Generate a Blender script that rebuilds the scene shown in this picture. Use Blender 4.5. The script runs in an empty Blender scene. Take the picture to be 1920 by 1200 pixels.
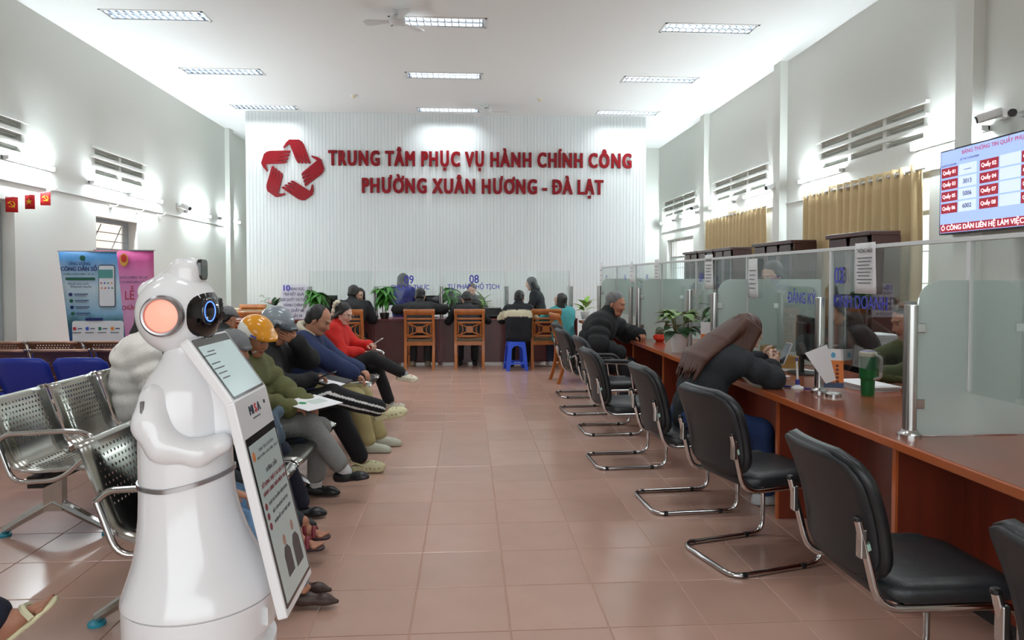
import bpy, bmesh, math, random
import numpy as np
from mathutils import Vector, Matrix, Euler
sc = bpy.context.scene
col = sc.collection
R = math.radians
rnd = random.Random(7)

# ------------------------------------------------------------------ camera
F, VX, HY, EYE = 1280.0, 878.0, 521.0, 1.41
YAW = math.atan((960 - VX) / F)
PITCH = R(1.6)
CY = HY + F * math.tan(PITCH)
cam_d = bpy.data.cameras.new('camera')
cam = bpy.data.objects.new('camera', cam_d)
col.objects.link(cam)
cam.location = (0, 0, EYE)
cam.rotation_euler = (R(90) - PITCH, 0, -YAW)
cam_d.sensor_width = 36
cam_d.lens = F / 1920 * 36
cam_d.shift_y = (CY - 600) / 1920
cam_d.clip_start = .05
sc.camera = cam
CR = cam.rotation_euler.to_matrix()

def at(px, py, X=None, Y=None, Z=None):
    """point where the view ray through a photo pixel meets a plane of the room"""
    d = CR @ Vector(((px - 960) / F, (CY - py) / F, -1))
    if X is not None: t = X / d.x
    elif Y is not None: t = Y / d.y
    else: t = (Z - EYE) / d.z
    return Vector((0, 0, EYE)) + d * t

# ------------------------------------------------------------------ world, exposure
w = bpy.data.worlds.new('overcast_sky')
sc.world = w
w.use_nodes = True
bg = w.node_tree.nodes['Background']
bg.inputs[0].default_value = (.91, .97, 1, 1)
bg.inputs[1].default_value = 2.4
vs = sc.view_settings
vs.view_transform = 'Standard'
vs.look = 'None'
vs.gamma = 1
vs.use_curve_mapping = False
vs.exposure = 0.48
TUBE_W, TROFFER_W = 200, 9
cy_ = sc.cycles
cy_.max_bounces = 6; cy_.diffuse_bounces = 4; cy_.glossy_bounces = 3; cy_.transmission_bounces = 4; cy_.transparent_max_bounces = 12
cy_.use_adaptive_sampling = True; cy_.adaptive_threshold = .04
cy_.use_light_tree = False; cy_.caustics_reflective = False; cy_.caustics_refractive = False; cy_.sample_clamp_indirect = 6

# ------------------------------------------------------------------ materials
def lin(c):
    return tuple(((v / 255) / 12.92 if v / 255 <= .04045 else ((v / 255 + .055) / 1.055) ** 2.4) for v in c[:3]) + (1,)
MATS = {}
def M(name, c=(200, 200, 200), r=.5, m=0, n=0, ns=6, bump=0, bs=60, coat=0, emit=0, spec=.5, sx=(1, 1, 1), wave=None):
    """procedural principled material: colour c (sRGB), noise variation n, fine relief"""
    if name in MATS: return MATS[name]
    mt = bpy.data.materials.new(name)
    mt.use_nodes = True
    nt = mt.node_tree
    b = nt.nodes['Principled BSDF']
    L = lin(c)
    b.inputs['Base Color'].default_value = L
    b.inputs['Roughness'].default_value = r
    b.inputs['Metallic'].default_value = m
    b.inputs['Specular IOR Level'].default_value = spec
    if coat:
        b.inputs['Coat Weight'].default_value = coat
        b.inputs['Coat Roughness'].default_value = .06
    if emit:
        b.inputs['Emission Color'].default_value = L
        b.inputs['Emission Strength'].default_value = emit
    if n or bump:
        tc = nt.nodes.new('ShaderNodeTexCoord')
        mp = nt.nodes.new('ShaderNodeMapping')
        mp.inputs['Scale'].default_value = sx
        nt.links.new(tc.outputs['Object'], mp.inputs[0])
    if n:
        tx = nt.nodes.new('ShaderNodeTexNoise')
        tx.inputs['Scale'].default_value = ns
        tx.inputs['Detail'].default_value = 2
        nt.links.new(mp.outputs[0], tx.inputs['Vector'])
        mx = nt.nodes.new('ShaderNodeMix')
        mx.data_type = 'RGBA'
        nt.links.new(tx.outputs[0], mx.inputs[0])
        mx.inputs[6].default_value = tuple(min(1, v * (1 - n)) for v in L[:3]) + (1,)
        mx.inputs[7].default_value = tuple(min(1, v * (1 + n)) for v in L[:3]) + (1,)
        nt.links.new(mx.outputs[2], b.inputs['Base Color'])
    if bump:
        tb = nt.nodes.new('ShaderNodeTexNoise')
        tb.inputs['Scale'].default_value = bs
        tb.inputs['Detail'].default_value = 2
        nt.links.new(mp.outputs[0], tb.inputs['Vector'])
        bp = nt.nodes.new('ShaderNodeBump')
        bp.inputs['Strength'].default_value = bump
        bp.inputs['Distance'].default_value = .02
        nt.links.new(tb.outputs[0], bp.inputs['Height'])
        nt.links.new(bp.outputs[0], b.inputs['Normal'])
    if emit and emit < 10: mt.cycles.emission_sampling = 'NONE'
    MATS[name] = mt
    return mt

def glass(name, tint=(235, 245, 242), fros=0., rough=.02, dif=(200, 215, 210)):
    """thin pane: see-through with Fresnel gloss; fros = share of milky scatter"""
    if name in MATS: return MATS[name]
    mt = bpy.data.materials.new(name)
    mt.use_nodes = True
    nt = mt.node_tree
    nt.nodes.clear()
    N = nt.nodes.new
    out = N('ShaderNodeOutputMaterial')
    tr = N('ShaderNodeBsdfTransparent'); tr.inputs[0].default_value = lin(tint)
    gl = N('ShaderNodeBsdfGlossy'); gl.inputs['Roughness'].default_value = rough
    fr = N('ShaderNodeFresnel'); fr.inputs[0].default_value = 1.45
    ml = N('ShaderNodeMath'); ml.operation = 'MULTIPLY'; ml.inputs[1].default_value = .4
    nt.links.new(fr.outputs[0], ml.inputs[0])
    base = tr.outputs[0]
    if fros:
        df = N('ShaderNodeBsdfDiffuse'); df.inputs[0].default_value = lin(dif)
        tl = N('ShaderNodeBsdfTranslucent'); tl.inputs[0].default_value = lin(dif)
        rf = N('ShaderNodeBsdfRefraction'); rf.inputs['Roughness'].default_value = .35; rf.inputs['IOR'].default_value = 1.06
        rf.inputs[0].default_value = lin(tint)
        a = N('ShaderNodeMixShader'); a.inputs[0].default_value = .5
        nt.links.new(df.outputs[0], a.inputs[1]); nt.links.new(tl.outputs[0], a.inputs[2])
        c = N('ShaderNodeMixShader'); c.inputs[0].default_value = .55
        nt.links.new(tr.outputs[0], c.inputs[1]); nt.links.new(rf.outputs[0], c.inputs[2])
        m2 = N('ShaderNodeMixShader'); m2.inputs[0].default_value = fros
        nt.links.new(c.outputs[0], m2.inputs[1]); nt.links.new(a.outputs[0], m2.inputs[2])
        base = m2.outputs[0]
    mx = N('ShaderNodeMixShader')
    nt.links.new(ml.outputs[0], mx.inputs[0]); nt.links.new(base, mx.inputs[1]); nt.links.new(gl.outputs[0], mx.inputs[2])
    nt.links.new(mx.outputs[0], out.inputs[0])
    MATS[name] = mt
    return mt

def wood(name, c, dark=.55, r=.35, sc_=(1, 1, 1), coat=.2):
    """streaky stained wood; sc_ squeezes the grain so that it runs along the axis with the small value"""
    if name in MATS: return MATS[name]
    mt = M(name, c, r, coat=coat)
    nt = mt.node_tree
    b = nt.nodes['Principled BSDF']
    tc = nt.nodes.new('ShaderNodeTexCoord'); mp = nt.nodes.new('ShaderNodeMapping')
    mp.inputs['Scale'].default_value = sc_
    nt.links.new(tc.outputs['Object'], mp.inputs[0])
    tx = nt.nodes.new('ShaderNodeTexNoise'); tx.inputs['Scale'].default_value = 3; tx.inputs['Detail'].default_value = 4
    tx.inputs['Distortion'].default_value = 1.2
    nt.links.new(mp.outputs[0], tx.inputs['Vector'])
    rp = nt.nodes.new('ShaderNodeValToRGB')
    L = lin(c)
    rp.color_ramp.elements[0].position = .3
    rp.color_ramp.elements[1].position = .72
    rp.color_ramp.elements[0].color = tuple(v * dark for v in L[:3]) + (1,)
    rp.color_ramp.elements[1].color = tuple(min(1, v * 1.2) for v in L[:3]) + (1,)
    nt.links.new(tx.outputs[0], rp.inputs[0]); nt.links.new(rp.outputs[0], b.inputs['Base Color'])
    return mt

def attr_mat(name, r=.5, bump=0, bs=80, spec=.4, sss=0):
    """material whose colour is a per-vertex colour of the thing itself"""
    if name in MATS: return MATS[name]
    mt = M(name, (200, 200, 200), r, bump=bump, bs=bs, spec=spec)
    a = mt.node_tree.nodes.new('ShaderNodeVertexColor'); a.layer_name = 'Col'
    b = mt.node_tree.nodes['Principled BSDF']
    mt.node_tree.links.new(a.outputs[0], b.inputs['Base Color'])
    if sss:
        b.inputs['Subsurface Weight'].default_value = sss
        b.inputs['Subsurface Radius'].default_value = (.012, .005, .003)
    return mt

# ------------------------------------------------------------------ mesh helpers
class B:
    """collects boxes, tubes, lathes... into one mesh; per-face material index"""
    def __init__(s): s.v = []; s.f = []; s.mi = []; s.cur = 0
    def add(s, v, f):
        o = len(s.v); s.v += [tuple(p) for p in v]
        s.f += [tuple(o + i for i in q) for q in f]; s.mi += [s.cur] * len(f)
        return s
    def box(s, c, d, rot=None):
        x, y, z = d[0] / 2, d[1] / 2, d[2] / 2
        v = [Vector((a * x, b * y, e * z)) for a in (-1, 1) for b in (-1, 1) for e in (-1, 1)]
        if rot is not None:
            rm = Euler(rot).to_matrix() if not isinstance(rot, Matrix) else rot
            v = [rm @ p for p in v]
        v = [p + Vector(c) for p in v]
        return s.add(v, [(0, 1, 3, 2), (4, 6, 7, 5), (0, 4, 5, 1), (2, 3, 7, 6), (0, 2, 6, 4), (1, 5, 7, 3)])
    def bb(s, x0, x1, y0, y1, z0, z1):
        return s.box(((x0 + x1) / 2, (y0 + y1) / 2, (z0 + z1) / 2), (abs(x1 - x0), abs(y1 - y0), abs(z1 - z0)))
    def tube(s, pts, r, seg=8, closed=False, caps=True):
        pts = [Vector(p) for p in pts]; n = len(pts)
        rr = r if isinstance(r, (list, tuple)) else [r] * n
        up = None; rings = []
        for i, p in enumerate(pts):
            a = pts[i - 1] if (i or closed) else p; b = pts[(i + 1) % n] if (i < n - 1 or closed) else p
            t = (b - a).normalized()
            if up is None: up = t.orthogonal().normalized()
            else:
                up = (up - t * up.dot(t))
                up = up.normalized() if up.length > 1e-5 else t.orthogonal().normalized()
            q = t.cross(up)
            rings.append([p + (up * math.cos(k * 2 * math.pi / seg) + q * math.sin(k * 2 * math.pi / seg)) * rr[i] for k in range(seg)])
        v = [p for g in rings for p in g]; f = []
        for i in range(n if closed else n - 1):
            j = (i + 1) % n
            for k in range(seg):
                l = (k + 1) % seg
                f.append((i * seg + k, i * seg + l, j * seg + l, j * seg + k))
        if caps and not closed:
            f.append(tuple(range(seg))[::-1]); f.append(tuple((n - 1) * seg + k for k in range(seg)))
        return s.add(v, f)
    def cyl(s, a, b, r, r2=None, seg=16): return s.tube([a, b], [r, r if r2 is None else r2], seg)
    def lathe(s, prof, seg=24, c=(0, 0, 0), sy=1):
        """prof: (radius, z) pairs turned about z; caps closed when radius > 0"""
        v = []; f = []; n = len(prof)
        for r_, z in prof:
            for k in range(seg):
                t = k * 2 * math.pi / seg
                v.append((c[0] + r_ * math.cos(t), c[1] + r_ * sy * math.sin(t), c[2] + z))
        for i in range(n - 1):
            for k in range(seg):
                l = (k + 1) % seg
                f.append((i * seg + k, i * seg + l, (i + 1) * seg + l, (i + 1) * seg + k))
        if prof[0][0] > 1e-6: f.append(tuple(range(seg))[::-1])
        if prof[-1][0] > 1e-6: f.append(tuple((n - 1) * seg + k for k in range(seg)))
        return s.add(v, f)
    def prism(s, poly, d, m=None):
        """poly in local xy, extruded from z=-d/2 to d/2, then placed with matrix m"""
        n = len(poly)
        v = [Vector((p[0], p[1], -d / 2)) for p in poly] + [Vector((p[0], p[1], d / 2)) for p in poly]
        if m is not None: v = [m @ p for p in v]
        f = [tuple(range(n))[::-1], tuple(range(n, 2 * n))] + [(i, (i + 1) % n, n + (i + 1) % n, n + i) for i in range(n)]
        return s.add(v, f)
    def grid(s, rows, thick=0):
        """rows of points -> quad surface"""
        n = len(rows[0]); v = [p for r_ in rows for p in r_]
        f = [(i * n + j, i * n + j + 1, (i + 1) * n + j + 1, (i + 1) * n + j) for i in range(len(rows) - 1) for j in range(n - 1)]
        return s.add(v, f)
    def loft(s, rings, cap=True):
        n = len(rings[0]); v = [p for r_ in rings for p in r_]
        f = [(i * n + j, i * n + (j + 1) % n, (i + 1) * n + (j + 1) % n, (i + 1) * n + j) for i in range(len(rings) - 1) for j in range(n)]
        if cap:
            f.append(tuple(range(n))[::-1]); f.append(tuple((len(rings) - 1) * n + k for k in range(n)))
        return s.add(v, f)

def obj(name, b, mat, parent=None, smooth=False, bevel=0, kind=None, label=None, solid=0, m=None):
    me = bpy.data.meshes.new(name)
    me.from_pydata(b.v, [], b.f)
    for x in (mat if isinstance(mat, (list, tuple)) else [mat]): me.materials.append(x)
    if any(b.mi): me.polygons.foreach_set('material_index', b.mi)
    if smooth:
        if smooth is True: me.polygons.foreach_set('use_smooth', [True] * len(me.polygons))
        else: me.shade_smooth() if hasattr(me, 'shade_smooth') else None; me.set_sharp_from_angle(angle=R(smooth)) if smooth is not True else None
    me.update()
    o = bpy.data.objects.new(name, me)
    col.objects.link(o)
    if parent: o.parent = parent
    if m is not None: o.matrix_local = m
    if solid:
        q = o.modifiers.new('s', 'SOLIDIFY'); q.thickness = solid; q.offset = 0
    if bevel:
        q = o.modifiers.new('b', 'BEVEL'); q.width = bevel; q.segments = 2; q.limit_method = 'ANGLE'
    if kind: o['kind'] = kind
    if label: o['label'] = label
    return o

def tag(o, label, cat, group=None, kind=None):
    o['label'] = label; o['category'] = cat
    if group: o['group'] = group
    if kind: o['kind'] = kind
    return o

def thing(name, label, cat, loc=(0, 0, 0), rz=0, group=None):
    o = bpy.data.objects.new(name, None)
    o.empty_display_size = .1
    col.objects.link(o)
    o.location = loc; o.rotation_euler = (0, 0, rz)
    return tag(o, label, cat, group)

def struct(name, b, mat, parent=None, **k):
    o = obj(name, b, mat, parent, **k)
    if not parent: o['kind'] = 'structure'
    return o

def dup(o, loc=None, rz=None, label=None, parent=None):
    c = o.copy(); col.objects.link(c)
    if parent: c.parent = parent
    if loc is not None: c.location = loc
    if rz is not None: c.rotation_euler = (0, 0, rz)
    if label: c['label'] = label
    for ch in [x for x in o.children]: dup(ch, parent=c)
    return c

def rrect(w_, h_, r, n=5, cx=0, cy=0):
    """rounded rectangle outline"""
    p = []
    for sx, sy, a0 in ((1, 1, 0), (-1, 1, 90), (-1, -1, 180), (1, -1, 270)):
        for k in range(n + 1):
            a = R(a0 + 90 * k / n)
            p.append((cx + sx * (w_ / 2 - r) + r * math.cos(a), cy + sy * (h_ / 2 - r) + r * math.sin(a)))
    return p

def arc_pts(pts, r=.04, n=5):
    """polyline with its corners rounded"""
    pts = [Vector(p) for p in pts]; out = [pts[0]]
    for i in range(1, len(pts) - 1):
        a, p, b = pts[i - 1], pts[i], pts[i + 1]
        u = (a - p); v = (b - p); d = min(r, u.length * .49, v.length * .49)
        q0 = p + u.normalized() * d; q1 = p + v.normalized() * d
        for k in range(n + 1):
            t = k / n
            out.append(q0 * (1 - t) ** 2 + p * 2 * t * (1 - t) + q1 * t * t)
    return out + [pts[-1]]

# facing frames: local x to the reader's right, y up, z out of the surface
def face_ny(p): return Matrix.Translation(p) @ Matrix(((1, 0, 0, 0), (0, 0, -1, 0), (0, 1, 0, 0), (0, 0, 0, 1)))
def face_nx(p): return Matrix.Translation(p) @ Matrix(((0, 0, -1, 0), (-1, 0, 0, 0), (0, 1, 0, 0), (0, 0, 0, 1)))
def frame(p, x, y):
    x = Vector(x).normalized(); z = x.cross(Vector(y)).normalized(); y = z.cross(x)
    m = Matrix((x, y, z)).transposed().to_4x4(); m.translation = Vector(p)
    return m

# ------------------------------------------------------------------ lettering (converted to meshes at the end, in one go)
PEND = []
def text(name, s, size, mat, parent, m, bold=0, ext=.001, align='CENTER', xs=1, valign='CENTER'):
    cu = bpy.data.curves.new(name, 'FONT')
    cu.body = s; cu.size = size; cu.extrude = ext; cu.align_x = align; cu.align_y = valign
    cu.resolution_u = 3
    o = bpy.data.objects.new('tmp_text', cu)
    PEND.append((name, o, mat, parent, m @ Matrix.Diagonal((xs, 1, 1, 1)), bold * size))
def flush_text():
    for _, o, *_r in PEND: col.objects.link(o)
    bpy.context.view_layer.update()
    dg = bpy.context.evaluated_depsgraph_get()
    res = [bpy.data.meshes.new_from_object(o.evaluated_get(dg)) for _, o, *_r in PEND]
    for (name, o, mat, parent, m, bo), me in zip(PEND, res):
        cu = o.data
        bpy.data.objects.remove(o); bpy.data.curves.remove(cu)
        if bo and len(me.vertices):
            # heavier strokes: the outline swept sideways and a little up and down
            nv = len(me.vertices); co = np.empty(nv * 3); me.vertices.foreach_get('co', co); co = co.reshape(-1, 3)
            fs = [tuple(p.vertices) for p in me.polygons]
            sh = [(x * bo, y * bo * .4) for x in ((-1, -.5, 0, .5, 1) if bo > .02 else (-1, 1)) for y in (-1, 1)]
            vv = np.concatenate([co + np.array((a, b, .00012 * k)) for k, (a, b) in enumerate(sh)])
            me = bpy.data.meshes.new(name)
            me.from_pydata(vv.tolist(), [], [tuple(i + k * nv for i in f) for k in range(len(sh)) for f in fs])
        me.materials.clear(); me.materials.append(mat)
        q = bpy.data.objects.new(name, me); col.objects.link(q)
        if parent: q.parent = parent
        q.matrix_local = m
    PEND.clear()
def advances(s, size, bold=0):
    """advance width of every character of s"""
    cs = sorted(set(s)); os_ = []
    for c in ['||'] + ['|' + c + '|' for c in cs]:
        cu = bpy.data.curves.new('m', 'FONT'); cu.body = c; cu.size = size
        o = bpy.data.objects.new('m', cu); col.objects.link(o); os_.append(o)
    bpy.context.view_layer.update()
    d = [o.dimensions.x for o in os_]
    for o in os_:
        cu = o.data; bpy.data.objects.remove(o); bpy.data.curves.remove(cu)
    return {c: d[i + 1] - d[0] for i, c in enumerate(cs)}
# ------------------------------------------------------------------ smooth organic surfaces: distance fields turned into meshes
def nets(D, o, h):
    s = D < 0
    a = s.astype(np.uint8)
    c = a[:-1, :-1, :-1] + a[1:, :-1, :-1] + a[:-1, 1:, :-1] + a[:-1, :-1, 1:] + a[1:, 1:, :-1] + a[1:, :-1, 1:] + a[:-1, 1:, 1:] + a[1:, 1:, 1:]
    act = (c > 0) & (c < 8)
    I = np.argwhere(act)
    idx = np.full(act.shape, -1, np.int64)
    idx[act] = np.arange(len(I))
    acc = np.zeros((len(I), 3)); cnt = np.zeros(len(I))
    cn = [(x, y, z) for x in (0, 1) for y in (0, 1) for z in (0, 1)]
    for p in cn:
        for ax in range(3):
            if p[ax]: continue
            q = list(p); q[ax] = 1
            da = D[I[:, 0] + p[0], I[:, 1] + p[1], I[:, 2] + p[2]]
            db = D[I[:, 0] + q[0], I[:, 1] + q[1], I[:, 2] + q[2]]
            m = (da < 0) != (db < 0)
            t = np.where(m, da / np.where(m, da - db, 1), 0)
            P = np.array(p, float)[None].repeat(len(I), 0)
            P[:, ax] = t
            acc += P * m[:, None]; cnt += m
    V = (I + acc / cnt[:, None]) * h + o
    Q = []
    for ax in range(3):
        u, w_ = (ax + 1) % 3, (ax + 2) % 3
        sl0 = [slice(None)] * 3; sl1 = [slice(None)] * 3
        sl0[ax] = slice(0, -1); sl1[ax] = slice(1, None)
        x = s[tuple(sl0)] != s[tuple(sl1)]
        E = np.argwhere(x)
        E = E[(E[:, u] > 0) & (E[:, w_] > 0) & (E[:, u] < D.shape[u] - 1) & (E[:, w_] < D.shape[w_] - 1)]
        du = np.zeros(3, int); du[u] = 1; dw = np.zeros(3, int); dw[w_] = 1
        g = lambda e: idx[e[:, 0], e[:, 1], e[:, 2]]
        q = np.stack([g(E - du - dw), g(E - dw), g(E), g(E - du)], 1)
        fl = s[E[:, 0], E[:, 1], E[:, 2]]
        q[~fl] = q[~fl][:, ::-1]
        Q.append(q)
    Q = np.concatenate(Q)
    return V, Q[(Q >= 0).all(1)]

def C(a, b, ra, rb=None, k=.03, q=0, qn=0):            # tapered capsule (q: quilting height, qn: pitch)
    return ('c', np.array(a, float), np.array(b, float), ra, ra if rb is None else rb, k, q, qn)
def E_(c, r, k=.03, rot=None):                          # ellipsoid
    return ('e', np.array(c, float), np.array(r, float), None if rot is None else np.array(rot, float), k)
def pb(p):
    if p[0] == 'c':
        m = max(p[3], p[4]) + p[6]
        return np.minimum(p[1], p[2]) - m, np.maximum(p[1], p[2]) + m
    m = p[2] if p[3] is None else np.full(3, p[2].max())
    return p[1] - m, p[1] + m
def pd(p, X):
    if p[0] == 'c':
        ab = p[2] - p[1]; L2 = float(ab @ ab) + 1e-9
        pa = X - p[1]
        t = np.clip((pa @ ab) / L2, 0, 1)
        d = np.sqrt(((pa - t[..., None] * ab) ** 2).sum(-1)) - (p[3] + (p[4] - p[3]) * t)
        if p[6]:
            d -= p[6] * np.abs(np.sin(t * math.sqrt(L2) / p[7] * math.pi)) - p[6] * .5
        return d
    Y = X - p[1]
    if p[3] is not None: Y = Y @ p[3]
    k0 = np.sqrt(((Y / p[2]) ** 2).sum(-1)); k1 = np.sqrt(((Y / p[2] ** 2) ** 2).sum(-1)) + 1e-9
    return k0 * (k0 - 1) / k1
def sdf(prims, h, subs=(), planes=(), wr=0, wf=30, smooth=2, seed=0):
    """union of prims, minus subs, cut by planes (n, c): keeps n.p < c; wr = wrinkle height"""
    bb = [pb(p) for p in prims]
    lo = np.min([b[0] for b in bb], 0) - 3 * h; hi = np.max([b[1] for b in bb], 0) + 3 * h
    n = np.ceil((hi - lo) / h).astype(int) + 1
    D = np.full(n, .2)
    ax = [lo[i] + np.arange(n[i]) * h for i in range(3)]
    def blk(p, e):
        a, b = pb(p)
        i0 = np.clip(np.floor((a - e - lo) / h).astype(int), 0, n); i1 = np.clip(np.ceil((b + e - lo) / h).astype(int) + 1, 0, n)
        S = tuple(slice(i0[i], i1[i]) for i in range(3))
        if any(i1[i] <= i0[i] for i in range(3)): return None, None
        X = np.stack(np.meshgrid(*[ax[i][S[i]] for i in range(3)], indexing='ij'), -1)
        return S, X
    for p in prims:
        k = p[5] if p[0] == 'c' else p[4]
        S, X = blk(p, k + 3 * h)
        d = pd(p, X); a = D[S]
        g = np.clip(.5 + .5 * (a - d) / k, 0, 1)
        D[S] = a * (1 - g) + d * g - k * g * (1 - g)
    if wr or planes:
        X = np.stack(np.meshgrid(*ax, indexing='ij'), -1)
        if wr:
            x, y, z = X[..., 0] + seed, X[..., 1], X[..., 2] + seed * .3
            D += wr * (np.sin(wf * (x + .6 * z) + 2 * np.sin(9 * y + 5 * z)) * np.sin(wf * .7 * (z - .4 * y) + 1.5 * np.sin(11 * x)) + .5 * np.sin(wf * 1.9 * (y + .5 * x + .3 * z)))
        for nn, c in planes: D = np.maximum(D, X @ np.array(nn, float) - c)
    for p in subs:
        k = p[5] if p[0] == 'c' else p[4]
        S, X = blk(p, k + 3 * h)
        if S is None: continue
        d = -pd(p, X); a = D[S]
        g = np.clip(.5 - .5 * (a - d) / k, 0, 1)
        D[S] = a * (1 - g) + d * g + k * g * (1 - g)
    V, Q = nets(D, lo, h)
    if smooth and len(Q):
        e = np.concatenate([Q[:, [0, 1]], Q[:, [1, 2]], Q[:, [2, 3]], Q[:, [3, 0]]])
        for _ in range(smooth):
            a = np.zeros_like(V); ct = np.zeros(len(V))
            np.add.at(a, e[:, 0], V[e[:, 1]]); np.add.at(a, e[:, 1], V[e[:, 0]])
            np.add.at(ct, e[:, 0], 1); np.add.at(ct, e[:, 1], 1)
            V = V * .5 + .5 * a / np.maximum(ct, 1)[:, None]
    return V, Q
def sobj(name, VQ, mat, parent=None, colr=None, label=None):
    """object from (vertices, quads); colr = per-vertex linear colours"""
    V, Q = VQ
    me = bpy.data.meshes.new(name)
    me.vertices.add(len(V)); me.vertices.foreach_set('co', V.astype(np.float32).ravel())
    me.loops.add(len(Q) * 4); me.loops.foreach_set('vertex_index', Q.astype(np.int32).ravel())
    me.polygons.add(len(Q)); me.polygons.foreach_set('loop_start', np.arange(0, len(Q) * 4, 4, dtype=np.int32))
    me.polygons.foreach_set('loop_total', np.full(len(Q), 4, np.int32))
    me.polygons.foreach_set('use_smooth', np.ones(len(Q), bool))
    me.update(calc_edges=True)
    if colr is not None:
        at_ = me.color_attributes.new('Col', 'FLOAT_COLOR', 'POINT')
        at_.data.foreach_set('color', np.concatenate([colr, np.ones((len(V), 1))], 1).astype(np.float32).ravel())
    for x in (mat if isinstance(mat, (list, tuple)) else [mat]): me.materials.append(x)
    o = bpy.data.objects.new(name, me); col.objects.link(o)
    if parent: o.parent = parent
    if label: o['label'] = label
    return o
def joinVQ(*L):
    o = 0; v = []; q = []
    for V, Q in L: v.append(V); q.append(Q + o); o += len(V)
    return np.concatenate(v), np.concatenate(q)
# ------------------------------------------------------------------ room shell
XL, XR, YB, YF, ZC, YP = -5.35, 4.87, 17.2, -3.0, 4.71, 13.9
DESK = .742
m_wall = M('white_wall_paint', (226, 228, 222), .75)
m_ceil = M('white_ceiling_paint', (240, 241, 240), .8)
m_white = M('white_enamel', (232, 233, 232), .35)
m_chrome = M('polished_chrome', (205, 205, 205), .12, 1)
m_steel = M('brushed_steel', (186, 186, 184), .25, 1, n=.06, ns=30, sx=(1, 1, .05))
m_black = M('black_plastic', (24, 24, 26), .4)
m_dark = M('dark_grey_plastic', (52, 54, 56), .45)
m_paper = M('white_paper', (238, 238, 240), .7)
m_ink = M('black_ink', (38, 38, 42), .7)
m_blue_ink = M('blue_lettering_vinyl', (44, 48, 186), .4)

def holed(b, ax, p0, p1, u0, u1, v0, v1, holes):
    """slab with thickness p0..p1 on axis ax, extent u (next axis in order xyz) and v, with rectangular holes (ua, ub, va, vb)"""
    us = sorted({u0, u1} | {h[0] for h in holes} | {h[1] for h in holes})
    vs_ = sorted({v0, v1} | {h[2] for h in holes} | {h[3] for h in holes})
    o = [i for i in range(3) if i != ax]
    for i in range(len(us) - 1):
        run = None
        for j in range(len(vs_)):
            solid = j < len(vs_) - 1 and not any(h[0] <= us[i] < h[1] and h[2] <= vs_[j] < h[3] for h in holes)
            if solid and run is None: run = vs_[j]
            if not solid and run is not None:
                lo = [0, 0, 0]; hi = [0, 0, 0]
                lo[ax], hi[ax] = p0, p1; lo[o[0]], hi[o[0]] = us[i], us[i + 1]; lo[o[1]], hi[o[1]] = run, vs_[j]
                b.bb(lo[0], hi[0], lo[1], hi[1], lo[2], hi[2]); run = None
    return b

# floor: slab of grout, then every tile
TS = .4
tx0 = at(783, 1098, Z=0).x % TS; ty0 = at(947, 1098, Z=0).y % TS
m_grout = M('tile_grout', (196, 160, 142), .8)
fl = struct('floor', B().bb(XL - .3, XR + .3, YF - .3, YB + .3, -.2, -.004), m_grout)
m_tile = M('terracotta_glazed_tile', (186, 150, 134), .22, n=.07, ns=5, spec=.55)
nt = m_tile.node_tree
oi = nt.nodes.new('ShaderNodeObjectInfo'); hs = nt.nodes.new('ShaderNodeHueSaturation'); ma = nt.nodes.new('ShaderNodeMath')
ma.operation = 'MULTIPLY_ADD'; ma.inputs[1].default_value = .12; ma.inputs[2].default_value = .94
src = nt.nodes['Principled BSDF'].inputs['Base Color'].links[0].from_socket
nt.links.new(oi.outputs['Random'], ma.inputs[0]); nt.links.new(ma.outputs[0], hs.inputs['Value']); nt.links.new(src, hs.inputs['Color'])
nt.links.new(hs.outputs[0], nt.nodes['Principled BSDF'].inputs['Base Color'])
def tile_geo(b, x, y):
    a, e = TS / 2 - .0022, TS / 2 - .0045
    v = [(x + s * q, y + t * q, z) for q, z in ((a, -.01), (a, -.002), (e, 0)) for s, t in ((-1, -1), (1, -1), (1, 1), (-1, 1))]
    b.add(v, [(8, 9, 10, 11)] + [(k + l * 4, (k + 1) % 4 + l * 4, (k + 1) % 4 + 4 + l * 4, k + 4 + l * 4) for l in (0, 1) for k in range(4)])
cells = []
i = int((XL - tx0) / TS) - 1
CRI = CR.transposed()
while tx0 + i * TS < XR:
    j = int((YF - ty0) / TS) - 1
    while ty0 + j * TS < YB:
        x, y = tx0 + (i + .5) * TS, ty0 + (j + .5) * TS
        q = CRI @ Vector((x, y, -EYE))
        vis = q.z < -.5 and abs(q.x / -q.z) < .83 and (CY - 600) / F + q.y / -q.z > -.56
        hidden = x > 2.3 or x < -3.2 or (x < -1.9 and y > 5.6)
        cells.append((not (vis and not hidden), y, x)); j += 1
    i += 1
cells.sort()
tb = B(); tile_geo(tb, 0, 0)
t0 = obj('tile', tb, m_tile, fl)
t0.location = (cells[0][2], cells[0][1], 0)
for _, y, x in cells[1:300]:
    c = t0.copy(); col.objects.link(c); c.parent = fl; c.location = (x, y, 0)
tb = B()
for _, y, x in cells[300:]: tile_geo(tb, x, y)
obj('tile_field', tb, m_tile, fl, kind='stuff')

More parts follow.
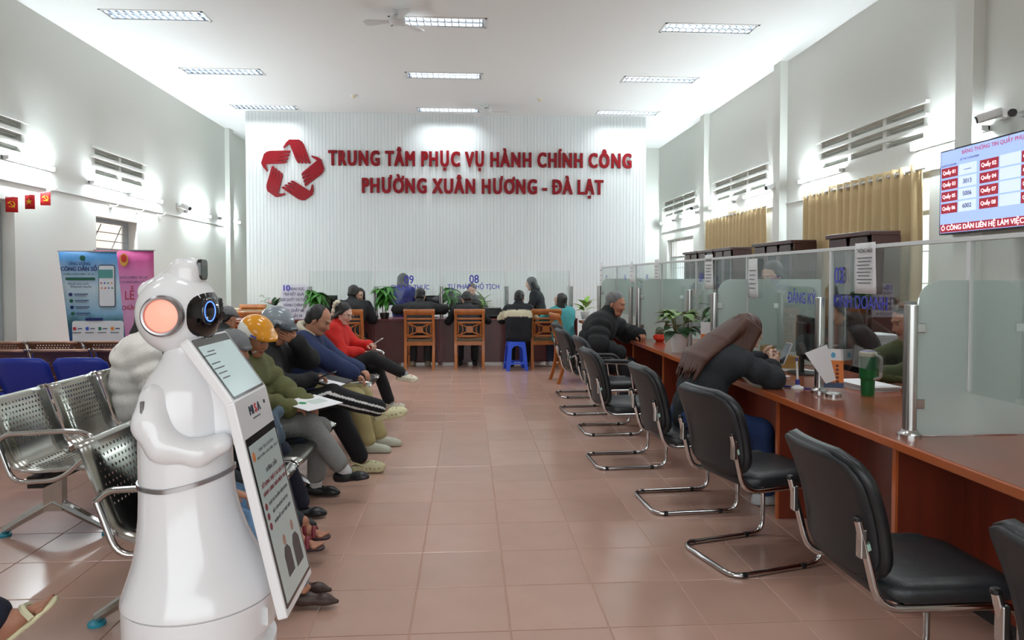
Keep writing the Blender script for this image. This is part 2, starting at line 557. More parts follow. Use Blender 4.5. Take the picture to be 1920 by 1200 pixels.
# ceiling with recesses for the light fittings
LIGHT_PX = [(294, 29), (822, 41), (1327, 53), (416, 132), (834, 142), (1236, 151), (497, 201), (840, 206), (1177, 212)]
LP = [at(x, y, Z=ZC) for x, y in LIGHT_PX]
for r_ in range(3):
    ym = sum(p.y for p in LP[r_ * 3:r_ * 3 + 3]) / 3
    for p in LP[r_ * 3:r_ * 3 + 3]: p.y = ym
for c_ in range(3):
    xm = sum(LP[c_ + 3 * k].x for k in range(3)) / 3
    for k in range(3): LP[c_ + 3 * k].x = xm
for yy_ in (6.65, 4.4, 2.15):  # further rows of fittings, unseen, added to light the hall more evenly
    LP += [Vector((LP[c_].x, yy_, ZC)) for c_ in range(3)]
struct('ceiling', holed(B(), 2, ZC, ZC + .25, XL - .3, XR + .3, YF - .3, YB + .3, [(p.x - .6, p.x + .6, p.y - .145, p.y + .145) for p in LP]), m_ceil)

# walls
VR = [(2.91, 2.985), (3.05, 3.125), (3.19, 3.265)]
def vents(cols): return [(a, b, c, d) for a, b in cols for c, d in VR]
LV = [[(7.1, 7.77), (7.84, 8.6)], [(10.22, 10.9), (10.97, 11.65)]]
RV = [[(7.06, 7.72), (7.79, 8.45), (8.52, 9.18)], [(10.95, 11.65), (11.72, 12.42), (12.49, 13.2)], [(14.5, 15.2), (15.27, 15.97), (16.04, 16.7)]]
LW = [(6.9, 8.45, 0, 2.32), (10.22, 11.45, .95, 2.3)]
RW = [(6.95, 9.4, 1.0, 2.55), (10.9, 13.3, 1.0, 2.55), (14.55, 16.5, .95, 2.33)]
struct('wall_left', holed(B(), 0, XL - .25, XL, YF, YB, 0, ZC, LW + sum([vents(c) for c in LV], [])), m_wall)
struct('wall_right', holed(B(), 0, XR, XR + .25, YF, YB, 0, ZC, RW + sum([vents(c) for c in RV], [])), m_wall)
struct('wall_back', B().bb(XL - .25, XR + .25, YB, YB + .25, 0, ZC), m_wall)
struct('wall_front', holed(B(), 1, YF - .25, YF, XL - .25, XR + .25, 0, ZC, [(-3.6, 3.2, 0, 3.4)]), m_wall)
pl = B().bb(XR - .12, XR, 10.2, 10.43, 0, ZC); struct('trim_1', pl, m_wall)
struct('trim_2', B().bb(XR - .12, XR, 13.57, 13.8, 0, ZC), m_wall)
struct('trim_3', B().bb(XL, XL + .1, 15.5, 15.75, 0, ZC), m_wall)
struct('trim_4', B().bb(XR - .12, XR, 6.2, 6.43, 0, ZC), m_wall)
# concrete louvre slabs around the ventilation slots
n_ = 5
for side, groups in ((-1, LV), (1, RV)):
    for cols in groups:
        b = B(); y0, y1 = cols[0][0] - .09, cols[-1][1] + .09
        xa = XL if side < 0 else XR
        for z in (2.985, 3.125, 3.265):
            b.bb(xa - side * .045, xa + side * .0, y0, y1, z, z + .03)
        for z0_, z1_ in VR:
            b.box((xa + side * .1, (y0 + y1) / 2, (z0_ + z1_) / 2 + .004), (.1, y1 - y0 - .18, .014), (0, side * R(22), 0))
        struct('trim_%d' % n_, b, m_wall); n_ += 1
# fluted partition behind the rear desks
xa, xb = at(461, 350, Y=YP).x, at(1211, 350, Y=YP).x
b = B(); nf = 118; pw = (xb - xa) / nf; prof = []
for k in range(nf):
    x = xa + k * pw
    prof += [(x, YP + .007), (x + pw * .08, YP + .007), (x + pw * .14, YP), (x + pw * .94, YP), (x + pw, YP + .007)]
prof = prof + [(xb, YP + .16), (xa, YP + .16)]
b.loft([[(x, y, 0) for x, y in prof], [(x, y, ZC) for x, y in prof]])
M('fluted_panel_white', (230, 235, 236), .5)
struct('wall_partition', b, MATS['fluted_panel_white'])
struct('roof_eave_right', B().box((XR + 1.5, 11, 3.3), (1.6, 16, .1), (0, R(-28), 0)), M('terracotta_roof_tiles', (214, 160, 140), .9, n=.1, ns=8))
struct('roof_eave_left', B().box((XL - 1.5, 9, 3.4), (1.6, 14, .1), (0, R(28), 0)), M('grey_roof_sheet', (150, 148, 146), .9, n=.05, ns=4))
# ground and neighbouring wall seen through the windows
struct('ground', B().bb(-30, 30, -30, 40, -.4, -.22), M('outdoor_paving', (170, 165, 158), .9, n=.1, ns=2))
o = struct('wall_outside', B().bb(-9.2, -9, -5, 22, -.2, 5.5), M('peach_render_wall', (240, 214, 196), .9, n=.05, ns=1.2))
for s, z in (('CẤP CƯỚC', 1.45),):
    text('lettering', s, .5, M('faded_red_paint', (214, 150, 140), .8), o, frame((-8.97, 12.2, z), (0, 1, 0), (0, 0, 1)), bold=.02)

# ------------------------------------------------------------------ windows and doors
m_frame = M('grey_green_steel_paint', (152, 160, 164), .5, n=.04, ns=20)
m_pane = glass('window_glass', (240, 246, 244))
def bars(b, x, ys, z0, z1, r=.007):
    for y in ys: b.cyl((x, y, z0), (x, y, z1), r, seg=6)
d = struct('door_1', holed(B(), 0, XL - .2, XL - .14, 6.92, 8.43, 0, 2.3, [(7.0, 8.35, 1.86, 2.22), (7.0, 7.64, .92, 1.78), (7.71, 8.35, .92, 1.78), (7.0, 7.64, .1, .8), (7.71, 8.35, .1, .8)]), m_frame)
for ya, yb in ((7.0, 7.64), (7.71, 8.35)):
    obj('door_panel', B().bb(XL - .185, XL - .155, ya, yb, .1, .8), m_frame, d, bevel=.004)
    obj('panel_moulding', B().bb(XL - .157, XL - .148, ya + .08, yb - .08, .2, .7), m_frame, d, bevel=.004)
    obj('pane', B().bb(XL - .18, XL - .174, ya, yb, .92, 1.78), m_pane, d)
b = B(); bars(b, XL - .15, [7.0 + .135 * k for k in range(11)], .92, 1.78)
for z in (1.2, 1.5): b.cyl((XL - .15, 7.0, z), (XL - .15, 8.35, z), .006, seg=6)
obj('security_bars', b, m_frame, d)
b = B()
for z in (1.97, 2.1): b.cyl((XL - .15, 7.0, z), (XL - .15, 8.35, z), .008, seg=6)
for y in (7.2, 7.85): b.cyl((XL - .15, y, 1.86), (XL - .15, y + .3, 2.22), .008, seg=6)
obj('transom_grille', b, m_frame, d)
win = struct('window_1', holed(B(), 0, XL - .2, XL - .14, 10.22, 11.45, .95, 2.3, [(10.28, 10.81, 1.02, 1.78), (10.86, 11.39, 1.02, 1.78), (10.28, 11.39, 1.86, 2.24)]), m_frame)
for ya, yb in ((10.28, 10.81), (10.86, 11.39)):
    obj('pane', B().bb(XL - .18, XL - .174, ya, yb, 1.02, 1.78), m_pane, win)
b = B(); bars(b, XL - .15, [10.28 + .14 * k for k in range(9)], 1.02, 1.78)
for z in (1.97, 2.1): b.cyl((XL - .15, 10.28, z), (XL - .15, 11.39, z), .008, seg=6)
for y in (10.35, 10.95): b.cyl((XL - .15, y, 1.86), (XL - .15, y + .3, 2.22), .008, seg=6)
obj('security_bars', b, m_frame, win)
m_wframe = M('white_window_frame', (225, 228, 228), .5)
for n_w, (ya, yb, za, zb) in enumerate(RW):
    ym = (ya + yb) / 2
    win = struct('window_%d' % (n_w + 2), holed(B(), 0, XR + .12, XR + .17, ya, yb, za, zb, [(ya + .05, ym - .03, za + .05, zb - .45), (ym + .03, yb - .05, za + .05, zb - .45), (ya + .05, yb - .05, zb - .4, zb - .05)]), m_wframe)
    for q0, q1 in ((ya + .05, ym - .03), (ym + .03, yb - .05)):
        obj('pane', B().bb(XR + .14, XR + .146, q0, q1, za + .05, zb - .45), m_pane, win)
    b = B(); bars(b, XR + .1, [ya + .1 + .16 * k for k in range(int((yb - ya) / .16))], za, zb)
    for z in (za + .35, za + .7, zb - .42): b.cyl((XR + .1, ya, z), (XR + .1, yb, z), .007, seg=6)
    obj('security_bars', b, m_wframe, win)

# ------------------------------------------------------------------ ceiling light fittings
m_refl = M('mirror_louvre', (224, 228, 232), .12, 1)
m_tube_c = M('ceiling_tube_glow', (235, 245, 255), .5, emit=2.2)
def troffer(p, label):
    t = thing('ceiling_light', label, 'ceiling light', (p.x, p.y, ZC), 0, 'recessed ceiling lights')
    obj('housing', B().bb(-.6, .6, -.145, .145, .07, .085).bb(-.6, -.59, -.145, .145, 0, .07).bb(.59, .6, -.145, .145, 0, .07).bb(-.6, .6, -.145, -.137, 0, .07).bb(-.6, .6, .137, .145, 0, .07), m_refl, t)
    fr = B()
    for s in (-1, 1): fr.bb(-.625, .625, s * .145, s * .17, -.008, 0).bb(s * .6, s * .625, -.17, .17, -.008, 0)
    obj('frame', fr, m_white, t)
    for y in (-.07, .07): obj('tube', B().cyl((-.57, y, .05), (.57, y, .05), .014, seg=8), m_tube_c, t)
    lv = None
    for k in range(13):
        x = -.54 + k * .09
        if lv is None:
            lv = obj('louvre', B().box((0, 0, .024), (.012, .27, .042), (0, R(14), 0)), m_refl, t); lv.location.x = x
        else:
            c = lv.copy(); col.objects.link(c); c.parent = t; c.location.x = x
    obj('louvre', B().bb(-.58, .58, -.008, .008, .004, .045), m_refl, t)
    ld = bpy.data.lights.new('ceiling_lamp', 'AREA'); ld.shape = 'RECTANGLE'; ld.size = 1.1; ld.size_y = .2
    ld.energy = TROFFER_W; ld.spread = R(115); ld.color = (.91, .97, 1)
    lo = bpy.data.objects.new('ceiling_lamp', ld); col.objects.link(lo); lo.parent = t; lo.location = (0, 0, -.012)
    return t
rows = ['nearest visible row', 'middle row', 'rear row', 'added unseen row beyond top of view', 'second added unseen row overhead', 'added unseen row directly above viewer']; cols_ = ['left', 'centre', 'right']
for k, p in enumerate(LP):
    troffer(p, 'long recessed louvred ceiling light, %s, %s column' % (rows[k // 3], cols_[k % 3]))
# smoke detectors and ceiling fans
for px, py, s in ((663, 178, 'left'), (1012, 184, 'right')):
    p = at(px, py, Z=ZC)
    t = thing('smoke_detector', 'small cream smoke detector on ceiling, %s one of two' % s, 'smoke detector', (p.x, p.y, ZC))
    obj('base', B().lathe([(.055, -.012), (.06, 0)], 20), m_white, t, smooth=40)
    obj('sensor_head', B().lathe([(.02, -.055), (.035, -.045), (.042, -.012)], 20), M('cream_plastic', (224, 216, 190), .5), t, smooth=40)
m_fan = M('fan_white_plastic', (222, 224, 224), .45)
def ceiling_fan(p, a, label):
    t = thing('ceiling_fan', label, 'ceiling fan', (p.x, p.y, ZC), R(a))
    obj('canopy', B().lathe([(.02, -.06), (.05, -.05), (.06, 0)], 20), m_fan, t, smooth=40)
    obj('motor', B().lathe([(0, -.17), (.06, -.165), (.1, -.14), (.1, -.09), (.06, -.07), (.02, -.06)], 24), m_fan, t, smooth=40)
    for k in range(3):
        poly = [(.09, -.03), (.2, -.045), (.34, -.075), (.42, -.06), (.43, .04), (.36, .07), (.2, .04), (.09, .03)]
        m = Matrix.Rotation(k * 2 * math.pi / 3, 4, 'Z') @ Matrix.Translation((0, 0, -.125)) @ Matrix.Rotation(R(9), 4, 'X')
        obj('blade', B().prism(poly, .008, m), m_fan, t, bevel=.003)
ceiling_fan(at(912, 207, Z=ZC - .1), 0, 'small white three blade ceiling fan beside rear centre light')
ceiling_fan(at(745, 36, Z=ZC - .1), 170, 'small white three blade ceiling fan beside front centre light')

# ------------------------------------------------------------------ wall tube lamps, conduits, cameras
m_tube = M('fluorescent_tube_glow', (236, 250, 255), .4, emit=TUBE_W)
def wall_tube(side, y0, y1, z, label):
    xa = XL if side < 0 else XR
    t = thing('wall_tube_lamp', label, 'tube lamp', (xa, (y0 + y1) / 2, z), 0, 'tube lamps along the side walls')
    h = (y1 - y0) / 2; s = -side
    obj('batten', B().bb(0, s * .035, -h, h, -.022, .022), m_white, t, bevel=.004)
    for q in (-1, 1): obj('holder', B().bb(s * .012, s * .085, q * h, q * (h - .025), -.026, .026), m_white, t, bevel=.003)
    obj('tube', B().cyl((s * .062, -h + .02, 0), (s * .062, h - .02, 0), .014, seg=10), m_tube, t, smooth=40)
def spanY(px0, px1, X):
    return sorted((at(px0, 300, X=X).y, at(px1, 300, X=X).y))
for px0, px1, py, lb in ((0, 92, 306, 'nearest lamp on left wall'), (163, 233, 350, 'second lamp on left wall'), (237, 296, 371, 'third lamp on left wall'), (343, 388, 401, 'fourth lamp on left wall'), (408, 443, 413, 'farthest lamp on left wall')):
    ya, yb = spanY(px0, px1, XL); z = at((px0 + px1) / 2, py, X=XL).z
    wall_tube(-1, ya, min(yb, ya + 1.25), z, 'glowing fluorescent tube, ' + lb)
for px0, px1, py, lb in ((1718, 1858, 260, 'nearest lamp on right wall'), (1506, 1585, 330, 'second lamp on right wall, above curtain'), (1401, 1455, 362, 'third lamp on right wall'), (1337, 1380, 384, 'fourth lamp on right wall'), (1281, 1310, 402, 'fifth lamp on right wall'), (1244, 1266, 416, 'farthest lamp on right wall')):
    ya, yb = spanY(px0, px1, XR); z = at((px0 + px1) / 2, py, X=XR).z
    wall_tube(1, ya, min(yb, ya + 1.25), z, 'glowing fluorescent tube, ' + lb)
for s, X, y0, y1, z in ((-1, XL, 6.0, 15.4, 2.55), (1, XR, 5.9, 10.2, 2.55), (1, XR, 10.44, 13.56, 2.55), (1, XR, 13.82, 16.9, 2.55)):
    tag(obj('cable_conduit', B().bb(X, X - s * .014, y0, y1, z - .01, z + .01), m_white), 'thin white cable conduit along ' + {6.0: 'the left wall', 5.9: 'right wall before first pillar', 10.44: 'right wall between the pillars', 13.82: 'far end of right wall'}[y0], 'conduit')
def cctv(X, s, px, py, aim, label):
    p = at(px, py, X=X - s * .16)
    t = thing('security_camera', label, 'security camera', (X, p.y, p.z))
    d_ = Vector(aim).normalized()
    obj('mount', B().bb(0, -s * .03, -.05, .05, -.05, .05).cyl((-s * .03, 0, 0), (-s * .11, 0, -.02), .015, seg=8), m_white, t, bevel=.003)
    c0 = Vector((-s * .16, 0, -.02))
    rm = d_.to_track_quat('X', 'Z').to_matrix()
    obj('body', B().box(c0, (.2, .08, .075), rm), m_white, t, bevel=.012)
    obj('lens', B().cyl(c0 + d_ * .095, c0 + d_ * .112, .034, seg=16), m_black, t)
cctv(XL, -1, 349, 386, (.8, -.4, -.35), 'white bullet security camera on left wall beside fourth lamp')
cctv(XR, 1, 1855, 213, (-.9, .5, -.3), 'white security camera pointing left above the screen')
cctv(XR, 1, 1894, 206, (-.5, -.85, -.25), 'security camera facing viewer, black front, above the screen')
cctv(XR, 1, 1447, 347, (-.9, -.1, -.3), 'white security camera on right wall by the pillar')
cctv(XR, 1, 1302, 387, (-.7, -.5, -.25), 'far small security camera with dark front on right wall')

# wall fans folded flat brackets on the left wall (small white hooks)
for px, py, lb in ((88, 357, 'under nearest lamp'), (207, 387, 'under second lamp'), (256, 397, 'under third lamp'), (296, 404, 'beside window corner')):
    p = at(px, py, X=XL)
    tag(obj('wall_hook', B().bb(0, .02, -.04, .04, -.02, .02).tube([(.02, 0, 0), (.1, 0, .01), (.12, .02, .05)], .008, 6), m_white, m=Matrix.Translation(p)), 'small white bracket on left wall, ' + lb, 'bracket')

# ------------------------------------------------------------------ the big red sign
m_red = M('dark_red_acrylic', (136, 12, 26), .35, spec=.3)
sign = thing('wall_sign', 'large dark red lettering on fluted white partition', 'sign', (0, YP, 0))
def sign_line(s, pxa, pxb, pyc, cap):
    a, b_ = at(pxa, pyc, Y=YP - .03), at(pxb, pyc, Y=YP - .03)
    size = cap / .727
    adv = advances(s, size); tot = sum(adv[c] for c in s)
    xs = (b_.x - a.x) / tot; x = a.x
    for c in s:
        if c != ' ':
            g_ = {'Ơ': 'O', 'Ờ': 'Ò', 'Đ': 'D'}.get(c, c)      # horn and cross bar are added as pieces of their own
            xl, zb_ = x + adv[c] * xs * .07, (a.z + b_.z) / 2 - cap / 2
            if c in 'ƠỜ': obj('letter_horn', B().prism([(-.02, -.05), (.03, -.04), (.06, .0), (.065, .06), (.02, .06), (.015, .02), (-.02, -.005)], .034, face_ny((xl + adv[c] * xs * .68, -.022, zb_ + cap * .93))), m_red, sign)
            if c == 'Đ': obj('letter_bar', B().bb(xl - .005, xl + .11, -.041, -.003, zb_ + cap * .44, zb_ + cap * .58), m_red, sign)
            text('letter', g_, size, m_red, sign, face_ny((x + adv[c] * xs * .07, -.022, (a.z + b_.z) / 2 - cap / 2)), bold=.055, ext=.018, align='LEFT', xs=xs * .86, valign='TOP_BASELINE')
        x += adv[c] * xs
sign_line('TRUNG TÂM PHỤC VỤ HÀNH CHÍNH CÔNG', 615, 1186, 298, .3)
sign_line('PHƯỜNG XUÂN HƯƠNG - ĐÀ LẠT', 677, 1132, 348.5, .3)
hand = [(440, 245), (490, 165), (540, 120), (690, 120), (735, 150), (765, 195), (868, 485), (835, 490), (818, 470), (765, 320), (808, 490), (780, 488), (762, 470), (712, 330), (752, 490), (722, 488), (706, 470), (650, 310), (698, 488), (668, 482), (645, 450), (543, 190), (515, 205), (462, 252)]
k_ = YP / F / 8.57
hp = [((x - 577) * k_, -(y - 605) * k_) for x, y in hand][::-1]
ec = at(547.5, 320, Y=YP - .03)
emb = thing('wall_emblem', 'red ring emblem of five linked hands left of the sign', 'emblem', (ec.x, YP, ec.z))
for k in range(5):
    obj('hand', B().prism(hp, .03, Matrix.Rotation(math.pi / 2, 4, 'X') @ Matrix.Translation((0, 0, .022)) @ Matrix.Rotation(k * 2 * math.pi / 5, 4, 'Z')), m_red, emb)

# ------------------------------------------------------------------ curtains
m_curt = M('tan_curtain_cloth', (196, 172, 130), .85, n=.06, ns=40, bump=.1, bs=200)
def curtain(y0, y1, z0, z1, label, folds):
    t = thing('curtain', label, 'curtain', (XR - .095, y0, z0), 0, 'tan curtains on right wall')
    n = folds * 8; rows = []
    for z in np.linspace(0, z1 - z0, 9):
        f = z / (z1 - z0); row = []
        for k in range(n + 1):
            u = k / n; a = .04 * (1 - .25 * f) * math.sin(u * folds * 2 * math.pi + .5 * math.sin(u * 31 + 2 * (1 - f)))
            row.append((a + .01 * math.sin(9 * u + 3 * f), u * (y1 - y0), z))
        rows.append(row)
    obj('drape', B().grid(rows), m_curt, t, smooth=True, solid=.004)
    obj('rod', B().cyl((0, -.08, z1 - z0 - .06), (0, y1 - y0 + .08, z1 - z0 - .06), .014, seg=10), m_white, t)
    for k in range(folds):
        y = (k + .5) / folds * (y1 - y0)
        obj('ring', B().tube([(.03 * math.cos(q * math.pi / 5), y, z1 - z0 - .06 + .03 * math.sin(q * math.pi / 5)) for q in range(10)], .006, 5, closed=True), m_white, t)
curtain(6.95, 9.45, .75, 2.62, 'wide tan pleated curtain next to the queue screen', 15)
curtain(10.75, 13.45, .75, 2.62, 'farther tan pleated curtain between the two pillars', 16)

# ------------------------------------------------------------------ queue screen
yA, zA = at(1777, 285, X=4.72).y, at(1777, 285, X=4.72).z
zB = at(1777, 441, X=4.72).z
W_, H_ = 1.46, zA - zB
tv = thing('queue_screen', 'wall mounted blue screen listing counter and ticket numbers', 'screen', (4.67, yA, zB))
def S(u, v, o=0): return face_nx((-.03 - o, -u, v))        # u to the right, v up from lower left corner
obj('casing', B().bb(-.026, .05, -W_, 0, 0, H_), m_black, tv, bevel=.004)
obj('wall_bracket', B().bb(.05, .075, -W_ * .7, -W_ * .3, .2, .6), m_dark, tv)
def scr(name, u0, u1, v0, v1, m_, off): obj(name, B().bb(-.028 - off, -.0265 - off, -u1, -u0, v0, v1), m_, tv)
m_sblue = M('screen_light_blue', (150, 172, 226), .3, emit=.75)
m_sred = M('screen_red_cell', (150, 30, 46), .3, emit=.55)
m_spale = M('screen_pale_cell', (186, 200, 236), .3, emit=.8)
m_swhite = M('screen_white_text', (240, 240, 245), .3, emit=.9)
m_stxt = M('screen_dark_text', (40, 40, 60), .3, emit=.1)
m_srt = M('screen_red_text', (176, 60, 70), .3, emit=.5)
scr('display', .015, W_ - .015, .015, H_ - .015, m_sblue, 0)
text('caption', 'BẢNG THÔNG TIN QUẦY PHỤC VỤ', .052, m_srt, tv, S(.3, H_ - .06, .001), bold=.01, ext=.0004, align='LEFT')
text('caption', 'QUẦY/COUNTER', .026, m_stxt, tv, S(.13, H_ - .155, .001), ext=.0004)
text('caption', 'SỐ THỨ TỰ/NUMBER', .026, m_stxt, tv, S(.4, H_ - .125, .001), ext=.0004)
for cu_, u in ((0, .03), (1, .53), (2, 1.0)):
    for r_, (q, nb) in enumerate(((('01', '02', '09')[cu_], '-----'), (('03', '04', '10')[cu_], '3013'), (('05', '07', '11')[cu_], '5006'), (('06', '08', '12')[cu_], '6002'))):
        v = H_ - .27 - r_ * .115
        if cu_ < 2 or u + .4 < W_:
            scr('counter_cell', u, u + .22, v, v + .095, m_sred, .0015)
            scr('number_cell', u + .235, u + .46 if u + .46 < W_ - .02 else W_ - .02, v, v + .1, m_spale, .0015)
            text('cell_text', 'Quầy ' + q, .05, m_swhite, tv, S(u + .11, v + .047, .003), ext=.0004, bold=.008)
            if cu_ == 0: text('cell_text', nb, .058, m_stxt, tv, S(u + .35, v + .05, .003), ext=.0004, bold=.008)
scr('ticker_band', .02, W_ - .02, .02, .1, m_sred, .0015)
text('ticker', 'Ó CÔNG DÂN LIÊN HỆ LÀM VIỆC', .066, m_swhite, tv, S(.04, .06, .003), bold=.014, ext=.0004, align='LEFT')

# ------------------------------------------------------------------ dark cabinets along the right wall
m_cab = wood('dark_mahogany_cabinet', (66, 34, 30), .6, .35, (1, 1, .12))
m_cabg = glass('cabinet_glass', (120, 118, 116), rough=.05)
m_shade = M('folder_grey', (96, 92, 92), .7)
def cabinet(y0, y1, label):
    xf, xb_, h = 4.33, 4.66, 1.92; L_ = y1 - y0
    t = thing('filing_cabinet', label, 'cabinet', (xf, y0, 0), 0, 'dark cabinets along right wall'); D_ = xb_ - xf
    obj('carcass', B().bb(.02, D_, 0, .03, 0, h - .05).bb(.02, D_, L_ - .03, L_, 0, h - .05).bb(D_ - .015, D_, .03, L_ - .03, 0, h - .05).bb(.02, D_ - .015, .03, L_ - .03, 0, .08), m_cab, t)
    obj('cornice', B().bb(-.03, D_ + .0, 0, L_, h - .05, h), m_cab, t, bevel=.008)
    nd = 2 if L_ < 1.1 else 3
    for k in range(nd):
        a = .03 + (L_ - .06) * k / nd; e = .03 + (L_ - .06) * (k + 1) / nd; wd = e - a
        # door: frame with an arched opening and a panel below
        z0_, z1_ = .09, h - .06; ztop, zbot = z1_ - .1, .85
        cy_, ra = (a + e) / 2, wd / 2 - .06
        arch = [(cy_ - ra, zbot), (cy_ + ra, zbot)] + [(cy_ + ra * math.cos(q * math.pi / 10), ztop - ra * .6 + ra * .6 * math.sin(q * math.pi / 10)) for q in range(11)]
        dr = B()
        no = len(arch)
        outer = [(a + .004, zbot), (e - .004, zbot)] + [(e - .004 - (wd - .008) * q / 10, z1_) if 0 < q < 10 else ((e - .004 if q == 0 else a + .004), ztop - ra * .6) for q in range(11)]
        for xx in (0,):
            v = [(0, p, z) for p, z in arch] + [(0, p, z) for p, z in outer] + [(.02, p, z) for p, z in arch] + [(.02, p, z) for p, z in outer]
            dr.add(v, [(i_, (i_ + 1) % no, no + (i_ + 1) % no, no + i_) for i_ in range(no)] + [(2 * no + i_, 2 * no + (i_ + 1) % no, (i_ + 1) % no, i_) for i_ in range(no)])
        dr.bb(0, .02, a + .004, e - .004, z0_, zbot)
        dob = obj('door', dr, m_cab, t)
        obj('glass_panel', B().prism(arch, .004, Matrix(((0, 0, 1, .012), (1, 0, 0, 0), (0, 1, 0, 0), (0, 0, 0, 1)))), m_cabg, dob)
        obj('knob', B().lathe([(0, .02), (.01, .016), (.006, 0)], 10, ), m_steel, dob, m=Matrix.Translation((0, e - .03, .95)) @ Matrix.Rotation(-math.pi / 2, 4, 'Y'))
    for z in (.85, 1.2, 1.52): obj('shelf', B().bb(.04, D_ - .02, .03, L_ - .03, z, z + .018), m_cab, t)
cabinet(7.1, 8.0, 'dark wooden cabinet nearest the screen, arched glass doors')
cabinet(8.88, 10.15, 'wide dark cabinet between the two curtains')
cabinet(10.98, 11.8, 'dark arched cabinet just past the first pillar')
cabinet(11.83, 12.65, 'dark arched cabinet in middle of far group')
cabinet(12.68, 13.5, 'farthest dark arched cabinet by the rear pillar')

# ------------------------------------------------------------------ bunting
bn = thing('flag_bunting', 'string of small red flags hanging near left wall', 'bunting', (0, 0, 0))
P0, P1 = at(95, 358, X=XL + .05), at(-120, 366, X=XL + .9)
pts = [P0.lerp(P1, t / 12) - Vector((0, 0, .05 * math.sin(t / 12 * math.pi))) for t in range(13)]
obj('string', B().tube(pts, .003, 4), m_white, bn)
m_flag = M('red_flag_cloth', (214, 32, 34), .7, bump=.1, bs=30); m_yel = M('yellow_print', (250, 205, 40), .6)
for k, (px, py) in enumerate(((80, 376), (40, 376), (0, 376), (-42, 378))):
    t_ = [(80 + 15) / 215, (40 + 15) / 215, (15) / 215, 0][0] if False else (95 - px) / 215
    top = P0.lerp(P1, t_); top.z -= .05 * math.sin(t_ * math.pi)
    ux = (P0 - P1).normalized(); ux.z = 0; ux.normalize()
    ux = Vector((.93, .37, 0)).normalized() if k != 1 else Vector((.99, .1, 0)).normalized()
    m_ = frame(top, ux, (0, 0, 1)); wv = .055
    rows_ = [[m_ @ Vector((x, -z, .012 * math.sin(x * 40 + k))) for x in np.linspace(-wv, wv, 7)] for z in np.linspace(0, .165, 4)]
    f_ = obj('flag', B().grid(rows_), m_flag, bn, smooth=True, solid=.002)
    off = m_ @ Matrix.Translation((0, -.08, .016))
    if k % 2:
        poly = [((.036 if q % 2 == 0 else .014) * math.sin(q * math.pi / 5), (.036 if q % 2 == 0 else .014) * math.cos(q * math.pi / 5)) for q in range(10)]
        obj('star', B().prism(poly[::-1], .004, off), m_yel, f_)
    else:
        c_ = B().tube([off @ Vector((.03 * math.cos(q), .03 * math.sin(q), 0)) for q in np.linspace(-2.4, 1.5, 12)], [.002 + .004 * math.sin(q / 11 * math.pi) for q in range(12)], 5)
        c_.tube([off @ Vector((-.012, .012, 0)), off @ Vector((.03, -.034, 0))], .004, 5).tube([off @ Vector((-.03, .008, 0)), off @ Vector((-.004, .03, 0))], .007, 5)
        obj('hammer_and_sickle', c_, m_yel, f_)
# ------------------------------------------------------------------ right counter
CX, JY = 1.745, [1.6, 2.75, 3.85, 5.05, 6.2, 7.35, 8.5, 9.6, 10.7]
m_top = wood('counter_top_laminate', (150, 78, 52), .75, .22, (.5, .06, .5), coat=.3)
m_edge = wood('counter_edge_band', (186, 96, 48), .75, .3, (.5, .06, .5))
m_pan = wood('counter_panel_laminate', (128, 54, 34), .62, .35, (1.2, 1.2, .1))
wt = thing('worktop', 'long reddish brown worktop of the right hand counter', 'worktop', (0, 0, 0))
obj('top_slab', B().bb(CX + .012, 2.72, JY[0], JY[-1], DESK - .035, DESK), m_top, wt)
obj('edge_band', B().bb(CX, CX + .012, JY[0], JY[-1], DESK - .038, DESK + .001), m_edge, wt, bevel=.005)
nm = ['nearest', 'second', 'third', 'fourth', 'fifth', 'sixth', 'seventh', 'farthest']
for k in range(len(JY) - 1):
    y0, y1 = JY[k], JY[k + 1]
    t = thing('counter_unit', 'reddish wooden counter base, %s bay along right counter' % nm[k], 'counter', (1.78, y0, 0), 0, 'counter bays on the right')
    obj('side_panel', B().bb(.03, .86, .0, .022, 0, DESK - .036), m_pan, t)
    obj('panel_edge', B().bb(.018, .03, -.001, .024, 0, DESK - .036), m_edge, t)
    obj('front_panel', B().bb(.33, .35, .024, y1 - y0 - .002, .06, DESK - .036), m_pan, t)
    obj('kick_board', B().bb(.345, .36, .024, y1 - y0 - .002, 0, .06), m_dark, t)
# glass screens on the counter
m_glass = glass('clear_glass', (250, 253, 252))
m_frost = glass('frosted_glass', (236, 244, 242), fros=.66, rough=.2, dif=(222, 234, 230))
m_alu = M('white_aluminium', (222, 226, 226), .35)
GX, GT, GBt = 2.11, 1.578, .925
gs = thing('glass_screen', 'clear glass screen with white rails along right counter', 'glass screen', (GX, 0, 0))
for k in range(len(JY) - 1):
    obj('pane', B().bb(-.004, .004, JY[k] + .012, JY[k + 1] - .012, GBt, GT - .012), m_glass, gs)
obj('top_rail', B().bb(-.011, .011, JY[0], JY[-1], GT - .014, GT + .006), m_alu, gs, bevel=.002)
for k in range(1, len(JY)):
    obj('joint_strip', B().bb(-.008, .008, JY[k] - .011, JY[k] + .011, .93, GT - .014), m_alu, gs)
def pole(x, y, label, top=1.29):
    t = thing('steel_post', label, 'post', (x, y, DESK), 0, 'brushed steel posts on the counter')
    obj('tube', B().cyl((0, 0, .0), (0, 0, top - DESK), .027, seg=20), m_steel, t, smooth=40)
    obj('base_flange', B().lathe([(.046, 0), (.046, .012), (.034, .022), (.03, .03)], 24), m_steel, t, smooth=40)
    obj('cap', B().lathe([(.028, 0), (.028, .006), (0, .008)], 20, (0, 0, top - DESK)), m_steel, t, smooth=40)
